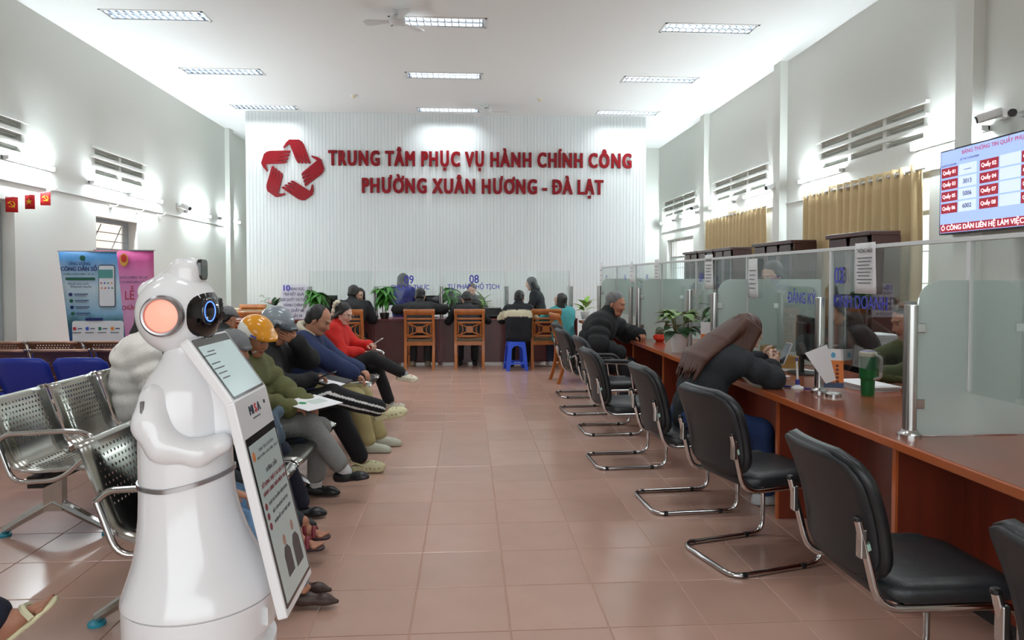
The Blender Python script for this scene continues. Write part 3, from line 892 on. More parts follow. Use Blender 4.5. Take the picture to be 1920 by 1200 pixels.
for k, lb in ((1, 'nearest steel post holding rounded frosted pane'), (3, 'steel post beside woman with long brown hair'), (5, 'steel post next to small red cactus pot'), (7, 'farthest steel post on right counter')):
    pole(1.855, JY[k], lb)
for k, lb in ((2, 'steel post with black bands beside paper stand'), (4, 'steel post behind the white pot plant'), (6, 'steel post near the rear end of right counter')):
    pole(2.045, JY[k], lb)
for z in (.86, .98):
    obj('cable_tie', B().tube([(.0285 * math.cos(q * math.pi / 6), .0285 * math.sin(q * math.pi / 6), z - DESK) for q in range(12)], .002, 5, closed=True), m_black, [o for o in bpy.data.objects if o.get('label', '').startswith('steel post with black')][0])
fl_ = ['nearest large frosted cross pane with rounded corner', None, 'second frosted cross pane behind brown haired woman', None, 'third frosted cross pane behind white pot plant', None, 'farthest frosted cross pane on right counter']
for k in (1, 3, 5, 7):
    t = thing('frosted_pane', fl_[k - 1], 'glass pane', (1.885, JY[k], 0), 0, 'frosted panes across the counter')
    wd, z0_, z1_, r_ = .8, DESK + .004, 1.4, .1
    poly = [(wd, z0_), (wd, z1_)] + [(r_ - r_ * math.sin(R(q)), z1_ - r_ + r_ * math.cos(R(q))) for q in range(0, 91, 15)] + [(0, z0_)]
    obj('pane', B().prism(poly, .008, Matrix(((1, 0, 0, 0), (0, 0, 1, 0), (0, 1, 0, 0), (0, 0, 0, 1)))), m_frost, t)
    for z in (.88, 1.2): obj('clamp', B().bb(-.012, .03, -.012, .012, z - .02, z + .02), m_steel, t, bevel=.003)
# lettering on the glass
def gtext(s, px, py, size, bold=.012, xs=.8):
    p = at(px, py, X=GX - .006)
    text('lettering', s, size, m_blue_ink, gs, face_nx((-.0046, p.y, p.z)), bold=bold, ext=.0002, xs=xs)
gtext('DĂNG KÝ', 1502, 560, .1)
av_ = advances('DĂNG KÝ', .1); wd_ = sum(av_[c] for c in 'DĂNG KÝ') * .8; p = at(1502, 560, X=GX - .006)
obj('lettering_bar', B().bb(-.0062, -.0046, p.y + wd_ / 2 + .004, p.y + wd_ / 2 - .028, p.z - .006, p.z + .006), m_blue_ink, gs)
gtext('03', 1573, 518, .13, .02)
gtext('KINH DOANH', 1610, 568, .1)
gtext('04', 1314, 521, .12); gtext('05', 1213, 522, .12); gtext('06', 1172, 521, .11); gtext('07', 1137, 522, .11)
gtext('ĐẤT ĐAI', 1205, 540, .06, .006)
# paper notices stuck to the glass
def notice(px, py, w_, h_, lines, title, label):
    p = at(px, py, X=GX - .008)
    t = thing('paper_notice', label, 'paper notice', (GX - .013, p.y, p.z))
    rows_ = [[(-.003 - .004 * math.sin(3 * v + 5 * u), -(u - .5) * w_, (v - .5) * h_) for u in np.linspace(0, 1, 6)] for v in np.linspace(0, 1, 6)]
    obj('sheet', B().grid(rows_), m_paper, t, smooth=True, solid=.0008)
    y = .32
    if title:
        text('title', title, h_ * .11, m_ink, t, face_nx((-.0095, 0, h_ * .34)), bold=.008, ext=.0003, xs=.8)
    for k in range(lines):
        y = .2 - k * (.56 / lines)
        obj('text_line', B().bb(-.0092, -.0082, -w_ * (.36 - .06 * (k % 3)), w_ * (.36 - .05 * (k % 2)), (y - .008) * h_, (y + .012) * h_), M('grey_print', (110, 110, 116), .7), t)
    return t
notice(1625, 503, .19, .27, 8, 'THÔNG BÁO', 'white notice with bold title on glass above blue lettering')
notice(1414, 522, .165, .29, 5, None, 'plain white sheet taped to glass left of blue lettering')
notice(1331, 510, .2, .3, 6, 'THÔNG BÁO', 'small notice on glass between 04 mark and sheet')
notice(1233, 509, .17, .27, 4, None, 'blank looking sheet on glass, third of the distant sheets')
notice(1186, 510, .17, .27, 3, None, 'distant narrow sheet on glass just right of the grey haired man')
notice(1128, 517, .2, .42, 3, None, 'farthest white notice on glass by old man')

# ------------------------------------------------------------------ rear desks and their screens
YD = 11.16
m_desk = wood('rear_desk_laminate', (92, 36, 34), .7, .4, (1, 1, .12))
m_desk_e = wood('rear_desk_edge', (110, 34, 34), .8, .35, (.2, 1, 1))
bx = [at(x, 640, Y=YD).x for x in (703, 825, 948, 1083)]
dx_ = [-4.72, -3.66, -2.6, bx[0], bx[1], bx[2], bx[3]]
nd_ = ['leftmost', 'second', 'third', 'fourth, behind first slat chair', 'fifth, behind middle slat chair', 'rightmost']
for k in range(6):
    x0, x1 = dx_[k], dx_[k + 1]
    t = thing('rear_desk', 'dark red wooden desk at the back, ' + nd_[k] + ' of the row', 'desk', (x0, YD, 0), 0, 'dark red desks in the back row')
    obj('top', B().bb(0, x1 - x0 - .004, -.03, .62, DESK - .03, DESK), m_desk_e, t, bevel=.004)
    obj('front_panel', B().bb(.03, x1 - x0 - .034, .0, .02, .03, DESK - .03), m_desk, t)
    for xx in (0, x1 - x0 - .034): obj('side_panel', B().bb(xx, xx + .03, -.01, .6, 0, DESK - .03), m_desk_e, t)
GY = YD + .12; gz = at(820, 508, Y=GY).z
gx = [at(x, 540, Y=GY).x for x in (580, 703, 825, 947, 1067)]
rs = thing('rear_glass_screen', 'clear glass screen standing on the rear desks', 'glass screen', (0, GY, 0))
for k in range(4):
    obj('pane', B().bb(gx[k] + .01, gx[k + 1] - .01, -.004, .004, DESK + .16, gz), m_glass, rs)
for k, x in enumerate(gx):
    obj('cross_pane', B().bb(x - .004, x + .004, -.16, .3, DESK + .003, 1.27), m_frost if k in (3,) else m_glass, rs)
    obj('joint_strip', B().bb(x - .009, x + .009, -.008, .008, DESK, gz), m_alu, rs)
    obj('post', B().cyl((x + .03, -.06, DESK), (x + .03, -.06, 1.27), .022, seg=14), m_steel, rs, smooth=40)
for s, px, py, sz in (('09', 767, 525, .19), ('CHỨNG THỰC', 769, 539, .11), ('08', 889, 524, .19), ('TƯ PHÁP - HỘ TỊCH', 888, 538, .11)):
    p = at(px, py, Y=GY); text('lettering', s, sz, m_blue_ink, rs, face_ny((p.x, -.007, p.z)), bold=.014, ext=.0005, xs=.85)
# side return desk at far left with pale wood top
t = thing('return_desk', 'pale topped wooden desk in far left corner', 'desk', (-5.2, 12.9, 0))
obj('top', B().bb(0, 1.75, 0, .6, .79, .83), wood('pale_wood_top', (206, 176, 136), .85, .4, (.1, 1, 1)), t, bevel=.004)
obj('front_panel', B().bb(.03, 1.72, .02, .04, 0, .79), m_desk, t)
for xx in (.0, 1.72): obj('side_panel', B().bb(xx, xx + .03, .0, .58, 0, .79), m_desk, t)

# ------------------------------------------------------------------ black cantilever chairs
m_leather = M('black_leatherette', (30, 33, 36), .38, n=.15, ns=8, bump=.08, bs=180)
m_shell = M('black_back_shell', (36, 37, 40), .5, bump=.12, bs=260)
m_sticker = M('pale_green_sticker', (168, 206, 190), .5)
def cantilever(loc, rz, label, arms=False):
    t = thing('cantilever_chair', label, 'chair', loc, rz, 'black cantilever chairs at the counter')
    y = .215
    path = [(-.075, y, .68), (-.005, y, .405), (.45, y, .405), (.45, y, .0125), (-.06, y, .0125), (-.06, -y, .0125), (.45, -y, .0125), (.45, -y, .405), (-.005, -y, .405), (-.075, -y, .68)]
    obj('frame', B().tube(arc_pts(path, .075, 5), .0125, 10), m_chrome, t, smooth=50)
    st = B(); st.tube([(.4, -y, .405), (.4, y, .405)], .01, 8).tube([(.08, -y, .405), (.08, y, .405)], .01, 8)
    obj('seat_support', st, m_chrome, t, smooth=50)
    rows_ = []
    for z, inset in ((.415, .03), (.42, .008), (.45, 0), (.468, .012), (.477, .05)):
        rows_.append([(.245 + p[0], p[1], z + (.012 if z > .46 else 0) * (1 - abs(p[1]) * 3) + (-.012 if p[0] > .15 and z > .44 else 0)) for p in rrect(.47 - 2 * inset, .45 - 2 * inset, .09 - inset * .5, 5)])
    obj('seat', B().loft(rows_), m_leather, t, smooth=50)
    def sheet(off, hw, z0_, z1_, r_):
        rr = []
        for v in np.linspace(0, 1, 17):
            z = z0_ + (z1_ - z0_) * v
            e = max(0, abs(z - (z0_ + z1_) / 2) - ((z1_ - z0_) / 2 - r_))
            hw_ = (hw - r_ + math.sqrt(max(0, r_ * r_ - e * e)) * .999) * (.92 + .08 * v) + .0005
            rr.append([(off - .03 - .27 * (z - .47) + .75 * (u * hw_) ** 2 + .04 * math.sin(v * math.pi) * .6, u * hw_, z) for u in np.linspace(-1, 1, 11)])
        return B().grid(rr)
    obj('backrest', sheet(.018, .242, .465, .875, .1), m_leather, t, smooth=60, solid=.03)
    obj('back_shell', sheet(-.006, .232, .475, .865, .095), m_shell, t, smooth=60, solid=.012)
    for s in (-1, 1):
        obj('bracket', B().box((-.062, s * .212, .61), (.02, .03, .09)), m_steel, t, bevel=.004)
        obj('end_cap', B().lathe([(.013, 0), (.013, .008), (.008, .012)], 10, (-.076, s * y, .68)), m_black, t)
        for xx in (.34, .0): obj('floor_clip', B().tube([(xx - .012, s * y, .0135), (xx + .012, s * y, .0135)], .0142, 8), m_black, t)
        if arms:
            obj('arm_tube', B().tube(arc_pts([(-.03, s * .24, .6), (.06, s * .25, .66), (.32, s * .25, .65), (.36, s * .24, .41)], .06, 5), .011, 8), m_chrome, t, smooth=50)
            obj('arm_pad', B().tube(arc_pts([(.0, s * .25, .662), (.1, s * .25, .672), (.3, s * .25, .668), (.35, s * .25, .62)], .05, 5), .02, 8), m_leather, t, smooth=50)
    obj('sticker', B().tube([(-.046, -y, .59), (-.0515, -y, .61)], .0132, 8), m_sticker, t)
    return t
CH = [cantilever((1.285, 1.27, 0), R(-3), 'black chair cropped at lower right corner, nearest'),
      cantilever((1.245, 2.18, 0), R(0), 'large black chair in right foreground, beside empty counter bay'),
      cantilever((1.235, 3.3, 0), R(15), 'black chair in front of woman with long brown hair'),
      cantilever((1.15, 4.16, 0), R(4), 'black chair on which brown haired woman sits'),
      cantilever((1.0, 5.13, 0), R(3), 'empty black chair with seat showing, below white pot plant'),
      cantilever((1.1, 6.2, 0), R(2), 'black armchair with padded arms just before old man', True),
      cantilever((1.06, 7.12, 0), R(6), 'black armchair on which grey haired man sits', True),
      cantilever((1.14, 8.1, 0), R(4), 'farthest black chair of the counter row')]

# ------------------------------------------------------------------ carved wooden chairs
m_oak = wood('honey_stained_wood', (178, 104, 44), .72, .35, (1, 1, .15))
m_seatpad = M('grey_brown_seat_pad', (112, 96, 76), .8, bump=.2, bs=150)
def wood_chair(loc, rz, label):
    t = thing('carved_wooden_chair', label, 'chair', loc, rz, 'honey wood chairs with cross fretwork')
    def bp(z): return -.02 - (.10 * ((z - .45) / .5) ** 1.4 if z > .45 else -.0) - (.09 * ((.45 - z) / .45) ** 2 if z < .45 else 0)
    for s in (-1, 1):
        obj('rear_leg', B().loft([[(bp(z) + a * .02, s * (.215 - .01 * abs(z - .45)) + c * .02, z) for a, c in ((-1, -1), (1, -1), (1, 1), (-1, 1))] for z in np.linspace(0, .9, 10)]), m_oak, t, smooth=30)
        obj('front_leg', B().loft([[(.4 + a * q, s * .2 + c * q, z) for a, c in ((-1, -1), (1, -1), (1, 1), (-1, 1))] for z, q in ((0, .015), (.2, .018), (.43, .022))]), m_oak, t)
        obj('side_rail', B().bb(0, .4, s * .2 - .011, s * .2 + .011, .37, .43), m_oak, t)
        obj('side_stretcher', B().bb(-.04, .4, s * .2 - .009, s * .2 + .009, .2, .225), m_oak, t)
    def slab(z0_, z1_, hw, th=.022, bow=.025):
        rr = [[(bp(z) - bow * (1 - (u) ** 2) * .6, u * hw, z) for u in np.linspace(-1, 1, 9)] for z in np.linspace(z0_, z1_, 3)]
        return B().grid(rr)
    obj('crest_rail', slab(.845, .93, .235), m_oak, t, smooth=50, solid=.026)
    obj('upper_rail', slab(.77, .795, .2), m_oak, t, smooth=50, solid=.022)
    obj('middle_rail', slab(.71, .735, .2), m_oak, t, smooth=50, solid=.022)
    obj('lower_rail', slab(.49, .525, .2), m_oak, t, smooth=50, solid=.022)
    obj('seat_rail', B().bb(-.03, -.01, -.2, .2, .37, .43), m_oak, t)
    obj('front_rail', B().bb(.39, .41, -.2, .2, .37, .43), m_oak, t)
    fz = .617; sp = .095
    obj('fret_centre', B().prism(rrect(.11, .1, .03), .018, frame((bp(fz) - .015, 0, fz), (0, -1, 0), (0, 0, 1))), m_oak, t)
    for sy in (-1, 1):
        for sz in (-1, 1):
            obj('fret_bar', B().tube([(bp(fz) - .015, sy * .04, fz + sz * .035), (bp(fz + sz * .1) - .01, sy * .165, fz + sz * .1)], .012, 6), m_oak, t)
        obj('fret_arc', B().tube([(bp(fz) - .012, sy * (.2 - .1 * math.sin(R(q))), fz - .1 * math.cos(R(q)) * .95) for q in range(0, 181, 20)], .008, 5), m_oak, t)
        obj('fret_post', B().tube([(bp(.5), sy * .175, .5), (bp(.73), sy * .175, .73)], .012, 6), m_oak, t)
    rows_ = [[(.2 + p[0], p[1], z) for p in rrect(.44 - i_, .42 - i_, .04)] for z, i_ in ((.43, 0), (.455, 0), (.468, .03))]
    obj('seat', B().loft(rows_), m_seatpad, t, smooth=50)
    return t
wc = lambda px0, px1: (at((px0 + px1) / 2, 693, Z=0).x, 10.56, 0)
wood_chair(wc(757, 817), R(90), 'honey wood chair behind man in black, left of pair at rear desk')
wood_chair(wc(853, 908), R(90), 'honey wood chair in the middle of rear desks')
wood_chair(wc(1000, 1050), R(90), 'honey wood chair beside the blue stool')
wood_chair((1.27, 9.2, 0), R(8), 'honey wood chair turned sideways near last black chair')
wood_chair((at(655, 640, Y=10.6).x, 10.56, 0), R(90), 'honey wood chair partly hidden by woman in red')
wood_chair((at(471, 600, Y=10.0).x, 10.0, 0), R(90), 'honey wood chair at far left rear desk, nearer one')
wood_chair((at(471, 590, Y=12.4).x, 12.4, 0), R(-90), 'honey wood chair behind far left rear desk')

# ------------------------------------------------------------------ blue plastic stools
m_bluep = M('bright_blue_plastic', (52, 92, 222), .35)
def stool(loc, rz, label):
    t = thing('plastic_stool', label, 'stool', loc, rz, 'blue plastic stools')
    H, tw, bw = .44, .125, .165
    rows_ = [[(p[0], p[1], z) for p in rrect(2 * q, 2 * q, .03)] for z, q in ((H - .03, tw + .006), (H - .004, tw + .004), (H, tw - .01))]
    obj('seat', B().loft(rows_), m_bluep, t, smooth=40)
    wz = lambda z: bw + (tw - bw) * z / H
    for k in range(4):
        b = B(); n = 10; zs, za = .13, .3
        inner = [(-.09, zs), (.09, zs)] + [(.085 * math.cos(q * math.pi / n), za + .08 * math.sin(q * math.pi / n)) for q in range(n + 1)]
        outer = [(-wz(.1), .1), (wz(.1), .1)] + [(wz(za), za)] + [(wz(H - .03) * (1 - 2 * (q - 1) / (n - 2)), H - .03) for q in range(1, n)] + [(-wz(za), za)]
        no = len(inner)
        P_ = lambda u, z: (u, -wz(z), z)
        b.add([P_(*p) for p in inner] + [P_(*p) for p in outer], [(i_, no + i_, no + (i_ + 1) % no, (i_ + 1) % no) for i_ in range(no)])
        for s in (-1, 1): b.add([P_(s * wz(.1), .1), P_(s * (wz(.1) - .055), .1), P_(s * (wz(0) - .045), 0), P_(s * wz(0), 0)], [(0, 1, 2, 3)])
        obj('side', b, m_bluep, t, solid=.006, m=Matrix.Rotation(k * math.pi / 2, 4, 'Z'))
    return t
stool((.722, 10.42, 0), R(6), 'blue plastic stool under man in striped jacket')
stool((1.62, 10.5, 0), R(0), 'blue plastic stool under woman in teal jacket')

# ------------------------------------------------------------------ steel waiting benches
def perforated(name, c, r):
    mt = M(name, c, r, 1)
    nt = mt.node_tree; N = nt.nodes.new; L = nt.links.new
    uv = N('ShaderNodeUVMap'); sp = N('ShaderNodeSeparateXYZ'); L(uv.outputs[0], sp.inputs[0])
    def mth(op, a, b_=None):
        q = N('ShaderNodeMath'); q.operation = op
        for i_, v in enumerate((a, b_)):
            if v is None: continue
            if isinstance(v, (int, float)): q.inputs[i_].default_value = v
            else: L(v, q.inputs[i_])
        return q.outputs[0]
    u = mth('MULTIPLY', sp.outputs[0], 36); v = mth('MULTIPLY', sp.outputs[1], 36)
    st = mth('MULTIPLY', mth('FLOORED_MODULO', mth('FLOOR', v), 2), .5)
    du = mth('SUBTRACT', mth('FRACT', mth('ADD', u, st)), .5); dv = mth('SUBTRACT', mth('FRACT', v), .5)
    d2 = mth('ADD', mth('MULTIPLY', du, du), mth('MULTIPLY', dv, dv))
    hole = mth('LESS_THAN', d2, .055)
    m1 = mth('MULTIPLY', mth('GREATER_THAN', sp.outputs[0], .06), mth('LESS_THAN', sp.outputs[0], .44))
    def band(a, e): return mth('MULTIPLY', mth('GREATER_THAN', sp.outputs[1], a), mth('LESS_THAN', sp.outputs[1], e))
    m2 = mth('ADD', band(.08, .34), band(.45, .74))
    f = mth('MULTIPLY', hole, mth('MULTIPLY', m1, m2))
    b = nt.nodes['Principled BSDF']; b.inputs['Alpha'].default_value = 1
    L(mth('SUBTRACT', 1, f), b.inputs['Alpha'])
    return mt
m_perf = perforated('perforated_steel', (176, 176, 168), .22)
m_bluepad = M('blue_green_foot_pad', (40, 140, 160), .4)
SEAT_PROF = [(-.315, .745), (-.315, .768), (-.295, .774), (-.275, .757), (-.25, .69), (-.215, .59), (-.19, .51), (-.17, .455), (-.14, .418), (-.09, .402), (-.02, .398), (.08, .405), (.18, .415), (.235, .413), (.262, .398), (.268, .375)]
PITCH_ = .545
def seat_shell(mat, name, w_, parent, y, prof=SEAT_PROF, th=.004):
    hw = w_ / 2; rr = [[(x, y + u, z - (.012 * (1 - (u / hw) ** 2) if x > -.14 else 0)) for u in np.linspace(-hw, hw, 5)] for x, z in prof]
    o = obj(name, B().grid(rr), mat, parent, smooth=True, solid=th)
    me = o.data; uvl = me.uv_layers.new(name='UVMap')
    ln = [0]
    for a, b_ in zip(prof, prof[1:]): ln.append(ln[-1] + math.dist(a, b_))
    for lp in me.loops:
        i_ = lp.vertex_index
        uvl.data[lp.index].uv = ((i_ % 5) / 4 * w_, ln[i_ // 5])
    return o
def bench(loc, rz, n, label, stands, mat=None, arms=(0,), edge=None):
    t = thing('waiting_bench', label, 'bench', loc, rz, 'perforated steel waiting benches')
    mat = mat or m_perf
    for k in range(n):
        y = (k + .5) * PITCH_
        sh_ = seat_shell(mat, 'seat_shell', .5, t, y)
        for s in (-1, 1):
            obj('edge_tube', B().tube([(x, y + s * .252, z) for x, z in SEAT_PROF[1:]], .009, 6), edge or m_chrome, sh_, smooth=50)
    L_ = n * PITCH_
    obj('beam', B().bb(-.08, .0, .03, L_ - .03, .31, .37), m_black, t)
    for k in list(arms):
        y = k * L_ + (-.012 if k else .012)
        obj('armrest', B().tube(arc_pts([(-.215, y, .56), (-.17, y, .60), (.17, y, .615), (.27, y, .585), (.25, y, .5), (.1, y, .36), (-.14, y, .345), (-.215, y, .56)], .07, 5), .014, 8), m_chrome, t, smooth=50)
    for y in stands:
        st = obj('leg_stand', B().box((-.04, y, .24), (.1, .05, .2)).tube(arc_pts([(-.04, y, .19), (-.2, y, .1), (-.31, y, .03)], .1, 4), [.028, .027, .026, .025, .024, .022, .02]).tube(arc_pts([(-.04, y, .19), (.12, y, .1), (.24, y, .03)], .1, 4), [.028, .027, .026, .025, .024, .022, .02]), m_steel, t, smooth=40)
        for x in (-.31, .24): obj('foot_pad', B().lathe([(.034, 0), (.034, .012), (.014, .02), (.012, .04)], 14, (x, y, 0)), m_bluepad, st, smooth=40)
    return t
XA, XB = -1.2, -2.22
bench((XA, 2.66, 0), 0, 4, 'steel bench nearest the robot, in front row', (.18, 1.84))
bench((XA, 4.92, 0), 0, 5, 'steel bench in front row on which red sweater woman sits', (.25, 2.4), None, (1,))
bench((XB, 3.66, 0), 0, 4, 'empty looking steel bench at left edge, second row', (.2, 1.9))
bench((XB, .56, 0), 0, 4, 'steel bench at lower left mostly out of view', (.3, 1.9))
bench((XB, 6.1, 0), 0, 4, 'steel bench in second row behind the robot head', (.3, 1.9))
m_perf_b = perforated('brown_bronze_perforated_steel', (158, 122, 106), .5)
for x, y, lb in ((-2.79, 7.09, 'brown perforated bench row nearest banners'), (-2.805, 6.28, 'brown perforated bench row between blue seats and banners')):
    bench((x, y + .31, 0), R(90), 4, lb, (.4, 1.8), m_perf_b, (), m_chrome)
# blue plastic shell bench
m_bshell = M('royal_blue_plastic_shell', (28, 52, 160), .38, n=.06, ns=4)
t = thing('blue_shell_bench', 'bench of royal blue plastic shell seats at left', 'bench', (-2.89, 5.92, 0), R(90))
for k in range(4):
    y = (k + .5) * .46
    rr = []
    for v in np.linspace(0, 1, 13):
        if v < .6:
            q = v / .6; z = .775 - .37 * q; x = -.3 + .16 * q + .03 * q * q; hw = .215 - .05 * max(0, 1 - q / .18) ** 2
        else:
            q = (v - .6) / .4; z = .405 - .03 * math.sin(q * 2.6) + .02 * q; x = -.11 + .38 * q; hw = .215 - .03 * max(0, (q - .7) / .3) ** 2
        rr.append([(x + .05 * u * u * (1 if v < .6 else 0), y + u * hw, z + (.03 * u * u if v >= .6 else 0) - (.008 * u * u if v == 0 else 0)) for u in np.linspace(-1, 1, 9)])
    sh_ = obj('seat_shell', B().grid(rr), m_bshell, t, smooth=True, solid=.008)
    for s in (-1, 1):
        for j in range(9):
            u = .25 + .07 * j
            obj('vent_rib', B().tube([(-.165 + .05 * u * u + .012, y + s * u * .2, .5), (-.205 + .05 * u * u + .012, y + s * u * .2, .5 + .05 * (1 - abs(j - 5) / 9) + .03)], .003, 4), m_black, sh_)
obj('beam', B().bb(-.1, .0, .0, 1.84, .31, .36), m_dark, t)
for y in (.25, 1.55):
    obj('leg_stand', B().tube(arc_pts([(-.3, y, .015), (-.22, y, .16), (-.05, y, .31)], .12, 5), .02, 8).tube(arc_pts([(.22, y, .015), (.14, y, .16), (-.05, y, .31)], .12, 5), .02, 8).tube([(-.2, y, .3), (-.24, y, .55)], .012, 8), m_chrome, t, smooth=50)
# ------------------------------------------------------------------ people
V3 = lambda *a: np.array(a, float)
m_skin = attr_mat('skin', .5, bump=.04, bs=220, spec=.35, sss=.08)
def nrm(v): return v / (np.linalg.norm(v) + 1e-9)
def ik(a, c, l1, l2, hint):
    d = c - a; L = min(np.linalg.norm(d), (l1 + l2) * .998); u = nrm(d)
    x = (l1 * l1 - l2 * l2 + L * L) / (2 * L); h = math.sqrt(max(1e-6, l1 * l1 - x * x))
    n = nrm(hint - u * (hint @ u))
    return a + u * x + n * h, a + u * L
def basis(x, z):
    x = nrm(x); y = nrm(np.cross(z, x)); z = np.cross(x, y)
    return np.stack([x, y, z], 1)
def rot(ax, a):
    return np.array(Matrix.Rotation(R(a), 3, ax))
HC = {}
def hand_mesh(curl, side, h):
    key = (round(curl, 2), side, h)
    if key in HC: return HC[key]
    P = []
    ys = (.029, .010, -.010, -.028); ln = (.072, .08, .074, .058)
    for i, y in enumerate(ys):
        P.append(C((.005, y * .55, 0), (.083 - .004 * abs(i - 1), y, 0), .0145, .0115, k=.014))
    for i, y in enumerate(ys):
        p = V3(.083 - .004 * abs(i - 1), y, 0); a = 8 + curl * 12
        for j, (fr, bd) in enumerate(((.45, 55), (.3, 70), (.25, 40))):
            a += curl * bd
            q = p + ln[i] * fr * V3(math.cos(R(a)), y * 1.2 * (1 - curl), -math.sin(R(a)))
            P.append(C(p, q, .0088 - .0007 * j, .0083 - .0007 * j, k=.004)); p = q
    p = V3(.018, .026, -.006); d = nrm(V3(.62, .66, -.4))
    for j, l in enumerate((.038, .032, .026)):
        q = p + d * l; P.append(C(p, q, .0125 - .0012 * j, .0112 - .0012 * j, k=.008)); p = q
        d = nrm(d + V3(.25, -.28 * (.4 + curl), -.2 * curl))
    P.append(C((-.04, 0, 0), (.01, 0, 0), .021, .02, k=.015))
    V, Q = sdf(P, h, smooth=1)
    if side < 0: V = V * V3(1, -1, 1); Q = Q[:, ::-1]
    HC[key] = (V, Q)
    return V, Q
def head_mesh(fem, neck_local, h, skin, haircol, old=0):
    P = [E_((-.012, 0, .03), (.098, .077, .09)), E_((.024, 0, -.03), (.066, .054, .082), k=.03), E_((.064, 0, -.088), (.026, .03, .022), k=.03),
         C((.0, .045, -.06), (.05, .02, -.09), .02, k=.03), C((.0, -.045, -.06), (.05, -.02, -.09), .02, k=.03),
         C((.085, .03, .03), (.085, -.03, .03), .009, k=.02), E_((.06, .032, -.022), (.028, .022, .024), k=.03), E_((.06, -.032, -.022), (.028, .022, .024), k=.03),
         C((.088, 0, .018), (.108, 0, -.022), .0075, .011, k=.012), E_((.098, 0, -.027), (.013, .017, .009), k=.008)]
    for s in (-1, 1):
        P += [E_((-.004, s * .079, -.006), (.018, .009, .031), k=.008)]
    P += [E_((.086, 0, -.054), (.011, .024, .006), k=.007), E_((.084, 0, -.064), (.011, .02, .007), k=.006)]
    P.append(C((-.022, 0, -.045), neck_local, .05 if fem else .056, .056 if fem else .064, k=.035))
    S = [E_((.098, s * .032, .012), (.016, .018, .011), k=.014) for s in (-1, 1)]
    S.append(C((.1, .016, -.059), (.1, -.016, -.059), .0022, k=.004))
    V, Q = sdf(P, h, subs=S, smooth=1)
    # eyeballs join the same surface
    for s in (-1, 1):
        V2, Q2 = sdf([E_((.078, s * .032, .011), (.012, .013, .0095), k=.005)], .005, smooth=1)
        V, Q = joinVQ((V, Q), (V2, Q2))
    col_ = np.tile(np.array(lin(skin)[:3]), (len(V), 1)); x, y, z = V[:, 0], V[:, 1], V[:, 2]
    hc = np.array(lin(haircol)[:3])
    lips = (x > .078) & (np.abs(y) < .024) & (z < -.048) & (z > -.071)
    col_[lips] = np.array(lin((176, 92, 84) if fem else (150, 96, 82))[:3])
    brow = (x > .066) & (np.abs(np.abs(y) - .033) < .019) & (np.abs(z - .033 + (np.abs(y) - .033) * .15) < .0042)
    col_[brow] = hc * .65 + col_[brow] * .35
    eye = (x > .082) & (np.abs(np.abs(y) - .032) < .0125) & (np.abs(z - .0105) < .0062)
    col_[eye] = np.array(lin((205, 198, 190))[:3])
    iris = eye & (np.abs(np.abs(y) - .032) < .0062)
    col_[iris] = np.array(lin((28, 20, 18))[:3])
    lash = (x > .08) & (np.abs(np.abs(y) - .032) < .0145) & (z > .0165) & (z < .0205)
    col_[lash] = hc * .6 + col_[lash] * .4
    cheek = (x > .05) & (np.abs(np.abs(y) - .04) < .018) & (z < -.012) & (z > -.045)
    col_[cheek] = col_[cheek] * V3(1.04, .93, .92)
    return V, Q, col_
def hair_mesh(style, h, seed=0):
    base = [E_((-.024, 0, .04), (.101, .0845, .094))]
    face = [E_((.1, 0, -.02), (.085, .105, .108), k=.015)]
    if style == 'short':
        return sdf(base + [C((-.07, .04, -.03), (-.07, -.04, -.03), .035, k=.03)], h, subs=face + [E_((.02, s * .095, -.05), (.06, .05, .055), k=.015) for s in (-1, 1)] + [E_((-.06, 0, -.115), (.09, .1, .06), k=.02)], wr=.004, wf=60, seed=seed, smooth=1)
    if style == 'receding':
        return sdf([E_((-.028, 0, .03), (.104, .086, .094)), C((-.07, .04, -.04), (-.07, -.04, -.04), .036, k=.03)], h, subs=[E_((.1, 0, .06), (.1, .075, .12), k=.02), E_((.11, 0, -.025), (.085, .11, .105), k=.015)] + [E_((.03, s * .095, -.06), (.06, .05, .055), k=.015) for s in (-1, 1)] + [E_((-.06, 0, -.125), (.09, .1, .06), k=.02)], wr=.004, wf=60, seed=seed, smooth=1)
    if style == 'bob':      # tied back, falling behind the neck
        return sdf(base + [C((-.06, 0, .0), (-.085, 0, -.1), .06, .05, k=.04), C((-.085, 0, -.1), (-.075, 0, -.22), .045, .03, k=.03), C((.01, .078, .03), (-.05, .07, -.05), .016, .03, k=.02), C((.01, -.078, .03), (-.05, -.07, -.05), .016, .03, k=.02)], h, subs=face, wr=.002, wf=70, seed=seed)
    if style == 'long':
        return sdf(base + [C((-.05, s * .05, .02), (-.07, s * .065, -.14), .06, .055, k=.05) for s in (-1, 1)] + [C((-.08, s * .045, -.12), (-.085, s * .05, -.3), .05, .035, k=.04) for s in (-1, 1)] + [C((.02, s * .082, .03), (-.01, s * .085, -.12), .016, .025, k=.02) for s in (-1, 1)], h, subs=face, wr=.0025, wf=70, seed=seed)
